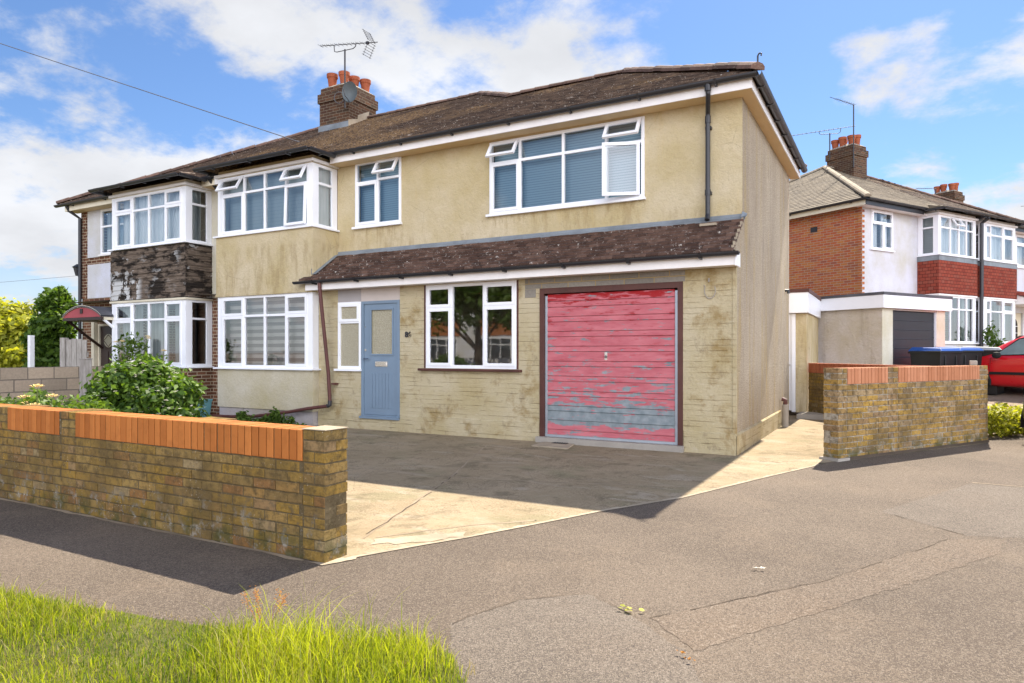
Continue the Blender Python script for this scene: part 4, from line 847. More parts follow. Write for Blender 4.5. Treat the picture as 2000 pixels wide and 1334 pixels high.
# garage door
gf = MB(); ring(gf, front(0), gar[0], gar[1], 0, gar[3], (.075, .075, 0.001, .085), -.07, .012); go_ = gf.build('garage_frame', 'brown_paint', H1)
G_ = front(.045); x0, x1, z0, z1 = gar[0]+.078, gar[1]-.078, .10, gar[3]-.088
sm_ = MB(); sm_.mbox(G_, x0, x0+.045, -.01, .012, z0, z1-.03); sm_.mbox(G_, x1-.045, x1, -.01, .012, z0, z1-.03); sm_.mbox(G_, x0, x1, -.01, .02, z0-.01, z0+.028); 
sm_.build('runner', 'steel', go_)
gd = MB(); zs = [0.0, .052, .16, .26, .345, .525, .60, .79, .875, 1.06, 1.14, 1.34, 1.425, 1.60, 1.69, 1.875, 1.975, 2.07, 2.105]
P_ = []; z = z0+.03; tot = (z1-z0-.035); hs = [.055, .10, .095, .055, .10, .055, .10, .055, .10, .055, .10, .055, .10, .055, .10, .055, .10, .06, .075]; ss_ = sum(hs)
for i, h in enumerate(hs):
    h = h/ss_*tot; o = .0 
    gd.add([G_(x0+.045, .030, z), G_(x1-.045, .030, z), G_(x1-.045, .016, z+h-.006), G_(x0+.045, .016, z+h-.006), G_(x0+.045, .0, z+h), G_(x1-.045, .0, z+h), G_(x0+.045, .0, z-.002), G_(x1-.045, .0, z-.002)], [(0, 1, 2, 3), (3, 2, 5, 4), (6, 7, 1, 0)]); z += h
gdo = gd.build('garage_door', 'peeling_red', H1)
MB().mbox(G_, -1.89, -1.845, .02, .03, 1.285, 1.40).build('handle_plate', 'chrome', gdo); MB().tube([G_(-1.867, .03, 1.345), G_(-1.867, .06, 1.345), G_(-1.867, .06, 1.31)], .009, 6).build('handle', 'dark_metal', gdo)
MB().box(gar[0]-.03, gar[1]+.02, -.10, .10, 0.0, .088).build('garage_sill', 'slab', H1)
# number, hose loop
fc = bpy.data.curves.new('n', 'FONT'); fc.body = '86'; fc.size = .135; fc.extrude = .006; fc.offset = .004; fo = bpy.data.objects.new('n', fc); COL.objects.link(fo); bpy.context.view_layer.update()
nm_ = bpy.data.meshes.new_from_object(fo.evaluated_get(bpy.context.evaluated_depsgraph_get())); bpy.data.objects.remove(fo); nm_.materials.clear(); nm_.materials.append(MAT['dark_metal'])
no = bpy.data.objects.new('house_number', nm_); COL.objects.link(no); no.parent = H1; no.location = (-5.60, -.012, 1.665); no.rotation_euler = (R(90), 0, 0)
MB().tube([(-.42, -.014, 2.33)]+[(-.335+.075*math.cos(t), -.014, 2.25+.11*math.sin(t)) for t in [R(a) for a in range(150, 400, 20)]], .006, 6).tube([(-.35, -.014, 2.42), (-.35, -.014, 2.37)], .012, 6).build('cable_loop', 'slab', H1)
# pent roof over the ground floor
pt = MB(); PT = .60/.80
tiles(pt, [(-7.86, -.32), (.035, -.32), (.035, U), (-7.67, U), (-7.67, -.19), (-7.86, -.19)], (-7.86, -.32), (0, 1), 2.735, .575/.82, .108, .168, .026, .010)
pr = pt.build('pent_roof', 'pent_tile', H1)
MB().add([(-7.68, U-.10, 3.262), (.05, U-.10, 3.262), (.05, U-.012, 3.325), (-7.68, U-.012, 3.325), (.05, U-.004, 3.365), (-7.68, U-.004, 3.365)], [(0, 1, 2, 3), (3, 2, 4, 5)]).add([(-7.655, -.2, 2.86), (-7.54, -.2, 2.86), (-7.54, U-.1, 3.29), (-7.655, U-.1, 3.29), (-7.656, -.2, 2.96), (-7.656, U-.1, 3.42)], [(0, 1, 2, 3), (0, 3, 5, 4)]).add([(.0, U-.1, 3.30), (.07, U-.1, 3.30), (.07, U, 3.36), (0, U, 3.40)], [(0, 1, 2, 3)]).build('flashing', 'lead', pr)
mo = MB()
for i in range(8): y = -.28+i*.098; mo.box(.003, .032, y, y+.09, 2.73+.70*(y+.32), 2.785+.70*(y+.32))
mo.box(-.55, -.32, U-.22, U-.12, 3.20, 3.235); mo.build('verge_mortar', 'concrete_pale', pr)
MB().box(-7.76, .045, -.25, -.232, 2.555, 2.715).build('fascia', 'fascia_paint', H1); MB().box(.047, .068, -.262, -.01, 2.545, 2.73).build('fascia_end', 'pvc', H1); MB().box(-7.75, .04, -.2315, -.002, 2.560, 2.575).build('soffit', 'fascia_paint', H1)
gutter(H1, [(-7.98, -.315, 2.722), (.11, -.315, 2.722)], r=.05, bracket_every=.9)
# main roof
rm = MB(); E0, ZE = .12, 5.2; tiles(rm, [(-10.9, E0), (.26, E0), (-2.57, 2.95), (-5.15, 2.95), (-7.0, 4.8), (-10.9, 4.8)], (-10.9, E0), (0, 1), ZE, T)
tiles(rm, [(.26, E0), (.26, 5.78), (-2.57, 2.95)], (.26, E0), (-1, 0), ZE, T)
rm.poly([(.26, 5.78, ZE), (-2.32, 5.78, ZE), (-5.15, 2.95, 6.748), (-2.57, 2.95, 6.748)], .4); rm.poly([(-7, 4.8, 7.76), (-5.15, 2.95, 6.748), (-2.32, 5.78, ZE), (-2.32, 9.48, ZE)], .5); rm.poly([(-2.32, 9.48, ZE), (-10.9, 9.48, ZE), (-10.9, 4.8, 7.76), (-7, 4.8, 7.76)], .5)
ro1 = rm.build('roof', 'roof_tile', H1); rb = MB()
ridge(rb, (.28, .10, ZE+.06), (-2.57, 2.95, 6.79), .12); ridge(rb, (-2.57, 2.95, 6.79), (-5.2, 2.95, 6.79), .10); ridge(rb, (-5.1, 2.9, 6.77), (-7.0, 4.8, 7.80), .11); ridge(rb, (-7, 4.8, 7.79), (-10.9, 4.8, 7.79), .10); ridge(rb, (.26, 5.78, ZE+.05), (-2.57, 2.95, 6.79), .11)
rb.build('ridge_tiles', 'ridge_tile', ro1)
MB().tube([(.27, .12, 5.26), (.27, .12, 5.40), (.29, .115, 5.43), (.32, .11, 5.42), (.315, .11, 5.39)], .012, 6).build('hip_iron', 'dark_metal', ro1)
MB().box(-7.56, .182, .188, .206, 5.012, 5.15).build('fascia', 'fascia_paint', H1); MB().box(.165, .183, .2065, 5.78, 5.012, 5.15).build('side_fascia', 'fascia_paint', H1)
MB().box(-7.6, .164, .207, U+.02, 5.015, 5.03).build('soffit', 'soffit', H1); MB().box(-.02, .164, U+.021, 5.78, 5.015, 5.03).build('side_soffit', 'soffit', H1)
gutter(H1, [(-7.50, .125, 5.185), (.262, .125, 5.185)], bracket_every=.98); gutter(H1, [(.262, .11, 5.185), (.262, 5.80, 5.185)], bracket_every=.75, wallside=(-1, 0), r=.062)
# chimney
ch = chimney(H1, -11.62, -10.60, 4.0, 5.1, 8.5, 7.0, 'chimney_brick', [(-11.40, 4.25, 8.92), (-11.02, 4.30, 8.92), (-11.01, 4.68, 8.92), (-10.85, 4.95, 8.90)])
MB().add([(-11.66, 3.985, 7.27), (-10.58, 3.985, 7.27), (-10.58, 3.985, 7.47), (-11.66, 3.985, 7.47), (-10.56, 3.9, 7.28), (-11.68, 3.9, 7.28)], [(0, 1, 2, 3), (5, 4, 1, 0)]).build('flashing', 'lead', ch)
MB().add([(-10.588, 3.98, 7.30), (-10.588, 4.8, 7.74), (-10.588, 4.8, 7.95), (-10.588, 4.35, 7.72), (-10.588, 4.35, 7.62), (-10.588, 3.98, 7.50), (-10.48, 3.98, 7.33), (-10.48, 4.8, 7.77)], [(0, 1, 2, 3, 4, 5), (0, 6, 7, 1)]).build('flashing', 'concrete_pale', ch)
# pipes
MB().tube([(-.40, .14, 5.14), (-.40, .16, 5.03), (-.41, .20, 4.99), (-.46, .40, 4.84), (-.465, .42, 4.78), (-.465, .42, 3.50), (-.465, .42, 3.36)], .034, 10).tube([(-.40, .13, 5.16), (-.40, .14, 5.06)], .045, 10).tube([(-.465, .42, 4.80), (-.465, .42, 4.70)], .042, 10).tube([(-.465, .42, 3.74), (-.465, .42, 3.66)], .042, 10).tube([(-.465, .42, 3.38), (-.465, .38, 3.30)], .036, 10).box(-.51, -.42, .44, U-.002, 4.62, 4.66).box(-.51, -.42, .44, U-.002, 3.68, 3.72).build('downpipe', 'black_plastic', H1)
MB().tube([(-7.35, -.30, 2.68), (-7.35, -.29, 2.58), (-7.30, -.12, 1.0), (-7.28, -.10, .47)], .034, 10).build('waste_pipe', 'brown_pipe', H1)
MB().tube([(-7.28, -.10, .50), (-7.28, -.11, .42), (-7.32, -.13, .40)], .041, 10).build('pipe_elbow', 'black_plastic', H1)
MB().tube([(-7.32, -.13, .40), (-7.70, -.25, .345), (-8.2, -.26, .26), (-9.2, -.26, .13), (-9.8, -.26, .10), (-11.2, -.28, .08)], .032, 10).build('waste_pipe', 'brown_pipe', H1)
MB().box(-7.24, -7.16, -.11, -.002, .80, .83).build('pipe_bracket', 'brown_pipe', H1)
MB().tube([(.10, 4.15, 0), (.10, 4.15, .42)], .058, 14).build('gully_pipe', 'slab', H1); MB().tube([(.10, 4.15, .42), (.10, 4.15, .50), (.04, 4.15, .52)], .04, 10).build('gully_pipe', 'brown_pipe', H1)
MB().tube([(.0, 4.9, 2.62), (.06, 4.9, 2.62), (.06, 4.9, 2.56)], .03, 8).build('overflow_pipe', 'black_plastic', H1)
# side lean-to
lt_ = MB(); lt_.quad((-.0, 6.6, .08), (.22, 6.6, .08), (.22, 6.6, 2.25), (0, 6.6, 2.25)); lt_.quad((.22, 6.6, .08), (.22, 9.3, .08), (.22, 9.3, 2.25), (.22, 6.6, 2.25)); lt_.quad((-1.2, 6.6, .08), (-.96, 6.6, .08), (-.96, 6.6, 2.25), (-1.2, 6.6, 2.25)); lt_.build('lean_to_wall', 'stucco', H1)
MB().box(-2.55, .27, 6.45, 9.4, 2.26, 2.70).build('lean_to_fascia', 'pvc', H1); MB().box(-2.56, .29, 6.43, 9.42, 2.702, 2.78).build('lean_to_roof', 'brown_paint', H1)
MB().box(-.08, -.002, 6.57, 6.66, .09, 2.25).box(-.95, -.885, 6.57, 6.66, .09, 2.25).box(-.885, -.08, 6.60, 6.64, .12, 2.25).build('side_door', 'pvc', H1)
MB().tube([(-.11, 6.60, 1.12), (-.11, 6.53, 1.12), (-.2, 6.53, 1.12)], .012, 6).build('door_handle', 'chrome', H1)
B1 = dict(low='bay_stucco_low', mid='stucco', plinth='plinth_pale', jut=.02, lo=(['s', 'f', 'f', 's'], ['s', 'f', 'f', 's']), up=(['s', 'f', 'f', 's'], ['s', 'f', 'f', 's'], (30, 0, 0, 28), (0, 0, 0, 2)),
          up_cover=('flat', 'pale_blind'), lo_cover=('flat', 'striped_blind'), lo_side=None, up_side=('flat', 'pale_curtain'), lo_glass='glass_low', trim='stucco')
bay(H1, -10.35, -7.66, U, -.16, B1)
bay_roof(H1, -10.35, -7.66, U, -.16, E0, ZE, 'roof_tile')
MB().box(-10.9, -10.35, U, U+.1, 2.55, 5.07).build('party_wall', 'cream_render', H1); MB().box(-10.9, -10.35, U-.004, U+.1, 0, 2.55).build('party_wall', 'brown_brick', H1)
MB().box(-10.9, -10.4, .188, .206, 5.012, 5.15).build('fascia', 'fascia_paint', H1)

# ================================================================ the attached house on the left
H0 = empty('brick_house', (-10.9, 0, 0), 0, 'attached brick house with weathered dark boards on its bay and a red arched porch', 'house')
XO = -10.9; l = lambda x: x-XO
def quoins(mb, x, s, z0, z1, y, h=.30, a=.10, b=.22):
    z = z0; i = 0
    while z < z1-.01: mb.box(min(x, x+s*(a if i % 2 else b)), max(x, x+s*(a if i % 2 else b)), y-.026, y, z, min(z+h, z1)); z += h; i += 1
win0 = (l(-15.65), l(-14.42), 3.86, 5.0); dr0 = (l(-15.78), l(-14.95), .1, 2.12)
wall(front(U), l(-16.5), 0, 0, 5.07, [win0, dr0, (l(-14.05), l(-11.42), 0.1, 5.0)]).build('front_wall', 'brown_brick', H0)
m_ = MB(); wall(front(U-.022), l(-16.22), l(-14.1), 3.82, 5.07, [win0], .02, m_); m_.quad((l(-16.22), U-.022, 2.78), (l(-14.1), U-.022, 2.78), (l(-14.1), U-.022, 3.64), (l(-16.22), U-.022, 3.64)); m_.build('render_panel', 'white_render', H0)
q_ = MB(); quoins(q_, l(-16.5), 1, 2.78, 5.07, U); q_.build('quoins', 'brown_brick', H0)
m_ = MB(); m_.box(l(-11.40), -.02, U-.018, U, 2.6, 5.07); m_.build('render_panel', 'cream_render', H0)
sw = MB(); sw.quad((l(-16.5), U, 0), (l(-16.5), 9.1, 0), (l(-16.5), 9.1, 5.07), (l(-16.5), U, 5.07)); sw.quad((l(-16.5), 9.1, 0), (0, 9.1, 0), (0, 9.1, 5.07), (l(-16.5), 9.1, 5.07)); sw.build('side_wall', 'brown_brick', H0)
it = MB(); it.quad((l(-16.4), 3.6, 0), (-.1, 3.6, 0), (-.1, 3.6, 5), (l(-16.4), 3.6, 5)); it.quad((l(-16.4), .1, 2.66), (-.1, .1, 2.66), (-.1, 5.4, 2.66), (l(-16.4), 5.4, 2.66)); it.build('partition', 'interior', H0)
window(H0, front(U), *win0, [(0, .52, 0, .62, 'f', 0), (0, .52, .62, 1, 'f', 0), (.52, 1, 0, .62, 'f', 0), (.52, 1, .62, 1, 'f', 0)], sill=.04, sillmat='fascia_paint', cover=('wavy', 'net_curtain'), wofs=0)
P0 = dict(low='brown_brick', mid='weathered_boards', boards=True, lo=(['s', 'f', 'f', 's'], ['s', 'f', 'f', 's']), up=(['s', 'f', 'f', 's'], ['s', 'f', 'f', 's']),
          up_cover=('wavy', 'pale_curtain'), lo_cover=('wavy', 'net_curtain', [(0, .3), (.38, .72), (.8, 1)]), lo_side=None, up_side=('wavy', 'net_curtain', [(.2, .7)]), lo_glass='glass_low')
bay(H0, l(-14.08), l(-11.38), U, -.16, P0); bay_roof(H0, l(-14.08), l(-11.38), U, -.16, E0, ZE, 'roof_tile')
PR0 = dict(tile='roof_tile', ridge='ridge_tile'); half(H0, l(-16.65), 0, -1, U, PR0, None, None)
MB().box(l(-16.72), l(-14.12), .188, .206, 5.012, 5.15).build('fascia', 'cream_wood', H0); MB().box(l(-11.34), 0, .188, .206, 5.012, 5.15).build('fascia', 'cream_wood', H0); MB().box(l(-16.72), 0, .207, U, 5.015, 5.03).build('soffit', 'soffit', H0)
gutter(H0, [(l(-17.02), .125, 5.185), (l(-14.2), .125, 5.185)]); gutter(H0, [(l(-11.3), .125, 5.185), (-.0, .125, 5.185)])
MB().tube([(l(-16.55), .14, 5.14), (l(-16.55), .20, 5.02), (l(-16.46), .42, 4.85), (l(-16.46), .42, .05)], .04, 10).build('downpipe', 'black_plastic', H0)
MB().tube([(l(-11.02), .14, 5.14), (l(-11.0), .3, 4.98), (l(-10.98), .44, 4.80), (l(-10.98), .44, .05)], .036, 10).build('downpipe', 'black_plastic', H0)
dd = MB(); ring(dd, front(U), *dr0, (.06, .06, .04, .06), -.08, .01); dfr = dd.build('door_frame', 'cream_wood', H0); D = front(U+.05); a, b, c, d = dr0[0]+.06, dr0[1]-.06, .14, 2.06
dm = MB(); dm.mbox(D, a, b, -.02, .02, c, d)
for i in (0, 1): dm.mbox(D, a+.07+i*.33, a+.33+i*.33, .02, .032, c+.15, c+.65); dm.mbox(D, a+.07+i*.33, a+.33+i*.33, .02, .032, c+.78, c+1.28)
do = dm.build('front_door', 'door_brown', H0); ov = MB(); ov.poly([D((a+b)/2+.2*math.cos(t), .034, c+1.55+.17*math.sin(t)) for t in [R(x) for x in range(0, 360, 20)]]); ov.build('oval_glass', 'frosted', do)
sp = MB(); sp.tube([D((a+b)/2-.2, .036, c+1.55), D((a+b)/2, .038, c+1.70), D((a+b)/2+.2, .036, c+1.55), D((a+b)/2, .038, c+1.40), D((a+b)/2-.2, .036, c+1.55)], .008, 5); sp.build('glazing_bars', 'door_brown', do)
# arched porch canopy
cx, cw, cy0, cy1, cz, rise = l(-14.80), .80, -.42, U, 2.22, .24
arc = lambda k, dz=0, n=18: [(cx-cw+2*cw*i/n, cz+dz+k*math.sin(math.pi*i/n)**.8) for i in range(n+1)]
cm = MB(); A = arc(rise, .035)
for (xa, za), (xb, zb) in zip(A, A[1:]): cm.add([(xa, cy0-.05, za), (xb, cy0-.05, zb), (xb, cy1, zb), (xa, cy1, za), (xa, cy0-.05, za-.03), (xb, cy0-.05, zb-.03), (xb, cy1, zb-.03), (xa, cy1, za-.03)], [(0, 1, 2, 3), (4, 5, 1, 0), (7, 6, 5, 4)])
co_ = cm.build('porch_canopy', 'roof_felt', H0); fm = MB(); fm.poly([(x, cy0-.02, z) for x, z in arc(rise-.01)] ); fm.build('fan_panel', 'canopy_red', co_)
em_ = MB(); A = arc(rise-.0)
for (xa, za), (xb, zb) in zip(A, A[1:]): em_.add([(xa, cy0-.045, za), (xb, cy0-.045, zb), (xb, cy0-.045, zb+.045), (xa, cy0-.045, za+.045), (xa, cy0-.022, za), (xb, cy0-.022, zb)], [(0, 1, 2, 3), (0, 4, 5, 1)])
em_.build('edge_strip', 'cream_wood', co_); MB().box(cx-cw, cx+cw, cy0-.03, cy0+.03, cz-.07, cz-.005).build('front_beam', 'door_brown', co_)
MB().box(cx-.05, cx+.05, cy0-.04, cy0-.022, cz+.09, cz+.20).build('emblem', 'door_brown', co_)
MB().box(cx-cw+.02, cx-cw+.09, cy0, cy1, cz-.07, cz).box(cx+cw-.09, cx+cw-.02, cy0, cy1, cz-.07, cz).build('side_beam', 'cream_wood', co_)
br = MB()
for sx, mt in ((cx+cw-.055, 'pvc'), (cx-cw+.055, 'door_brown')): MB().tube([(sx, cy0+.05, cz-.05), (sx, cy0+.45, cz-.38), (sx, cy1-.02, cz-.72)], .035, 6).build('brace', mt, co_)
MB().box(l(-15.92), l(-15.80), U-.10, U, 0.0, 2.18).build('door_post', 'cream_wood', H0)
lm_ = MB(); lm_.box(l(-16.62), l(-16.5), U-.02, U+.02, 3.30, 3.36); lm_.tube([(l(-16.62), U, 3.33), (l(-16.72), U, 3.42)], .015, 6); lm_.lathe((l(-16.72), U, 3.40), [(.0, 0), (.05, .0), (.10, .20), (.13, .22), (.02, .30), (0, .3)], 8); lm_.build('wall_lamp', 'dark_metal', H0)

# ================================================================ the pair across the side street
def quoin_edge(mb, x, s, z0, z1, y):
    z = z0; i = 0
    while z < z1-.01: mb.box(min(x, x+s*.11), max(x, x+s*.11), y-.018, y, z, z+.075) if i % 2 else None; z += .075; i += 1
C2 = (1.08, 12.69, .60)
def right_house(first, loc, label, cat='house', bayx=None, group=None):
    root = empty('rendered_house', loc, WA, label, cat, group); W_ = 5.25
    yw, yb = 0.0, -.62
    bx = (2.85, 5.02) if first else (.22, 2.30); wn_ = (.45, 1.52, 3.84, 5.0) if first else (3.15, 4.5, 3.84, 5.0)
    holes = [wn_, (bx[0]+.05, bx[1]-.05, .1, 5.0)]
    if not first: holes.append((3.3, 4.25, .1, 2.2))
    wall(front(yw), 0, W_, 0, 5.07, holes).build('front_wall', 'white_render', root)
    sx = 0 if first else W_
    s_ = MB(); s_.quad((sx, yw, 0), (sx, 8.6, 0), (sx, 8.6, 5.07), (sx, yw, 5.07)); s_.quad((0, 8.6, 0), (W_, 8.6, 0), (W_, 8.6, 5.07), (0, 8.6, 5.07)); s_.build('side_wall', 'orange_brick', root)
    it = MB(); it.quad((.1, 3.6, 0), (W_-.1, 3.6, 0), (W_-.1, 3.6, 5), (.1, 3.6, 5)); it.quad((.1, .1, 2.66), (W_-.1, .1, 2.66), (W_-.1, 5.4, 2.66), (.1, 5.4, 2.66)); it.build('partition', 'interior', root)
    if first:
        q = MB(); quoin_edge(q, 0, 1, 0, 5.05, 0); q.box(-.02, .0, -.018, .1, 0, 5.05); q.build('brick_edge', 'orange_brick', root)
        MB().box(-.014, .0, 1.45, 1.68, 4.52, 4.68).build('air_brick', 'black_plastic', root)
    window(root, front(yw), *wn_, [(0, 1, .66, 1, 's', 0), (0, .55, 0, .66, 'f', 0), (.55, 1, 0, .66, 's', 0)] if first else [(0, .4, 0, .7, 'f', 0), (0, .4, .7, 1, 'f', 0), (.4, 1, 0, .7, 's', 0), (.4, 1, .7, 1, 's', 0)], sill=.08, cover=('wavy', 'pale_curtain', [(.0, .45), (.6, 1)]), wofs=0)
    cols = [0, .30, .55, .78, 1] if first else [0, .2, .62, 1]
    t = ['f', 's', 'f', 'f'] if first else ['s', 'f', 's']
    P = dict(low='white_render', mid='tile_hanging', cols=cols, lo=(['f']*4 if first else t, ['f']*4 if first else t), up=(t, ['f']*4 if first else t, (0, 32, 0, 0), (0,)*4), up_cover=('wavy', 'pale_curtain', [(0, .92)]), lo_cover=('wavy', 'net_curtain', [(0, .2), (.8, 1)]),
             up_sideL=('flat', 'pale_blind') if first else None, lo_glass='glass_low', trim='fascia_paint', jut=.03)
    bay(root, bx[0], bx[1], yw, yb, P)
    MB().add([(bx[0]-.035, yb-.035, 3.60), (bx[1]+.035, yb-.035, 3.60), (bx[1]+.035, yb-.035, 3.755), (bx[0]-.035, yb-.035, 3.755)], [(0, 1, 2, 3)]).add([(bx[0]-.036, 0, 3.60), (bx[0]-.036, yb-.035, 3.60), (bx[0]-.036, yb-.035, 3.755), (bx[0]-.036, 0, 3.755)], [(0, 1, 2, 3)]).build('apron', 'lead', root)
    mats = dict(tile='concrete_tile', ridge='ridge_pale') if first else dict(tile='roof_tile', ridge='ridge_tile')
    half(root, 0, W_, -1 if first else 1, yw, mats, None, None, gaugek=1.7)
    bay_roof(root, bx[0], bx[1], yw, yb, yw-.38, 5.2, mats['tile'], go=.28)
    for a, b in ((-.3, bx[0]-.25), (bx[1]+.25, W_)) if first else ((0, bx[0]-.22), (bx[1]+.25, W_+.3)):
        if b-a > .1: MB().box(a, b, -.33, -.31, 5.0, 5.15).build('fascia', 'black_plastic', root); gutter(root, [(a, -.39, 5.18), (b, -.39, 5.18)])
    if first: MB().box(-.30, -.28, -.3, 8.8, 5.0, 5.15).build('fascia', 'cream_wood', root); gutter(root, [(-.36, 8.9, 5.18), (-.36, -.40, 5.18)], wallside=(1, 0))
    MB().box(-.3 if first else 0, W_ if first else W_+.3, -.309, .1, 5.02, 5.035).build('soffit', 'fascia_paint', root)
    if first:
        MB().tube([(5.12, -.95, 5.05), (5.12, -.74, 4.9), (5.12, -.72, .1)], .055, 10).box(5.0, 5.24, -.74, -.68, 3.66, 3.70).build('downpipe', 'black_plastic', root)
        c = chimney(root, 4.78, 5.58, 3.4, 4.5, 8.5, 6.9, 'chimney_brick', [(4.98, 3.62, 8.86), (5.30, 3.62, 8.92), (5.0, 4.0, 8.90), (5.0, 4.3, 8.86), (5.35, 4.2, 8.9)])
        MB().add([(4.765, 3.38, 6.95), (4.765, 4.52, 7.5), (4.765, 4.3, 7.72), (4.765, 3.38, 7.25)], [(0, 1, 2, 3)]).build('flashing', 'lead', c)
    else:
        D = front(yw+.06); dmm = MB(); dmm.mbox(D, 3.3, 4.25, -.02, .0, .1, 2.2); d_ = dmm.build('front_door', 'cream_wood', root)
        g = MB(); g.poly([D(3.78+.22*math.cos(R(t)), .004, 1.72+.28*math.sin(R(t))) for t in range(0, 181, 20)]+[D(3.56, .004, 1.0), D(4.0, .004, 1.0)]); g.build('arched_glass', 'dark_room', d_)
        gb = MB(); gb.mbox(D, 3.77, 3.79, .004, .012, 1.0, 2.0)
        for z in (1.24, 1.48, 1.72): gb.mbox(D, 3.56, 4.0, .004, .012, z, z+.015)
        gb.build('glazing_bars', 'pvc', d_)
        pm = MB(); pm.hexa([(2.35, -1.15, 2.42), (5.5, -1.15, 2.42), (5.5, 0, 2.42), (2.35, 0, 2.42), (2.35, -1.15, 2.55), (5.5, -1.15, 2.55), (5.5, 0, 2.95), (2.35, 0, 2.95)]); po = pm.build('porch_canopy', 'fascia_paint', root)
        tm = MB(); tiles(tm, [(2.3, -1.2), (5.55, -1.2), (5.55, 0), (2.3, 0)], (2.3, -1.2), (0, 1), 2.56, .34, .12, .2); tm.build('canopy_tiles', 'tile_hanging', po)
        lm = MB(); lm.lathe((2.75, -.18, 1.95), [(0, 0), (.05, .02), (.10, .20), (.13, .22), (.03, .32), (0, .33)], 8); lm.tube([(2.75, -.18, 2.25), (2.75, -.15, 2.33), (2.75, 0, 2.33)], .012, 6); lm.build('wall_lamp', 'dark_metal', root)
        pass
    return root
wv = Vector((0.513, 0.858, 0))
HA = right_house(True, C2, 'white rendered house with an orange brick side wall and a black drainpipe')
HB = right_house(False, tuple(Vector(C2)+wv*5.25), 'white rendered house with a tiled bay and arched glass front door, behind the red car')
HC = copy_tree(HA); HC.location = (4.89, 23.1, .6); HC['label'] = 'distant house set back on the side street, only its small chimney showing above the roofs'
# flat roofed garage
GA = empty('flat_roof_garage', (1.64, 8.65, .38), WA, 'flat roofed rendered garage with white fascia and black ribbed door', 'garage')
w_ = MB(); ring(w_, front(0), 0, 2.68, 0, 2.08, (.42, .38, .001, .06), -.2, 0); w_.build('front_wall', 'garage_render', GA); MB().box(0.002, .2, .2, 5.4, 0, 2.08).box(2.48, 2.678, .2, 5.4, 0, 2.08).box(.2, 2.48, 5.2, 5.4, 0, 2.08).build('wall', 'garage_render', GA)
MB().box(.001, .42, -.012, -.001, 0, 2.08).box(2.3, 2.679, -.012, -.001, 0, 2.08).build('pier', 'cream_render', GA)
gdm = MB(); n = 9
for i in range(n): z = .02+i*2.0/n; gdm.add([(.42, .06, z), (2.3, .06, z), (2.3, .045, z+.2), (.42, .045, z+.2), (.42, .07, z+2.0/n), (2.3, .07, z+2.0/n)], [(0, 1, 2, 3), (3, 2, 5, 4)])
go = gdm.build('garage_door', 'garage_black', GA); MB().box(.40, .44, .0, .05, 0, 2.03).box(2.28, 2.32, .0, .05, 0, 2.03).build('door_frame', 'pvc', GA)
for i in range(1, n): MB().box(.46, 2.27, .044, .05, .02+i*2.0/n-.012, .02+i*2.0/n).build('highlight_rib', 'dark_metal', go)
MB().box(-.10, 2.78, -.12, -.10, 2.06, 2.36).box(-.12, -.10, -.12, 5.5, 2.06, 2.36).box(2.78, 2.80, -.12, 5.5, 2.06, 2.36).build('fascia', 'pvc', GA); MB().box(-.13, 2.81, -.13, 5.5, 2.361, 2.43).build('roof', 'roof_felt', GA); MB().box(-.1, 2.78, -.1, 0, 2.062, 2.08).build('soffit', 'soffit', GA)

# ================================================================ aerials, dish, wires
def yagi(loc, boom, rz, mast, label, tilt=-3, n=11, refl=True, cradle=True, boomz=0.0, off=0.45):
    r = empty('tv_aerial', loc, rz, label, 'aerial'); MB().tube([(0, 0, 0), (0, 0, mast)], .022, 8).build('mast', 'aerial_metal', r)
    B = MB(); x0, x1 = -boom*off, boom*(1-off); zf = lambda x: mast+(.13 if cradle else 0)+x*math.tan(R(tilt)); B.tube([(x0, 0, zf(x0)), (x1, 0, zf(x1))], .011, 6); b = B.build('boom', 'aerial_metal', r); E = MB()
    for i in range(n): x = x0+(x1-x0)*(i/(n-1))*.74; E.tube([(x, -.10, zf(x)), (x, .10, zf(x))], .005, 5); E.tube([(x, 0, zf(x)), (x, 0, zf(x)+.035)], .006, 5)
    E.build('director', 'aerial_metal', b)
    if refl:
        x = x1-.17*boom*.6
        for s in (1, -1):
            Rf = MB()
            for k in range(6): f = k/5; Rf.tube([(x-f*.16, -.17, zf(x)+s*(.03+f*.28)), (x-f*.16, .17, zf(x)+s*(.03+f*.28))], .006, 5)
            for y in (-.12, .12): Rf.tube([(x, y, zf(x)+s*.02), (x-.17, y, zf(x)+s*.33)], .006, 5)
            Rf.build('reflector', 'aerial_metal', b)
        MB().box(x-.17, x-.09, -.03, .03, zf(x)-.01, zf(x)+.05).build('dipole_box', 'dark_metal', b)
    if cradle:
        c = MB(); c.tube([(-.38, 0, zf(-.38)), (-.36, 0, mast+.02), (-.28, 0, mast-.01), (.28, 0, mast-.04), (.36, 0, mast), (.38, 0, zf(.38))], .012, 6); c.build('cradle', 'aerial_metal', r)
    return r
yagi((-10.57, 3.84, 7.75), 1.95, 0, 1.52, 'tall tv aerial with a cross reflector on the chimney of the beige house', tilt=-9.5, off=.44)
sd = empty('satellite_dish', (-10.42, 3.86, 8.02), R(25), 'grey satellite dish fixed to the brick chimney of the beige house', 'dish'); m = MB(); P = []; seg = 20; nr = 4
for i in range(nr+1):
    for j in range(seg): t = 2*math.pi*j/seg; q = i/nr; P.append((.20*q*math.cos(t)+.05, -.16+.10*q*q-.06, .27*q*math.sin(t)+.06))
P = [(x, -y-.30+0*z, z) for x, y, z in P]
m.add(P, [(i*seg+j, i*seg+(j+1) % seg, (i+1)*seg+(j+1) % seg, (i+1)*seg+j) for i in range(nr) for j in range(seg)]); m.build('reflector', 'dish_grey', sd, smooth=True)
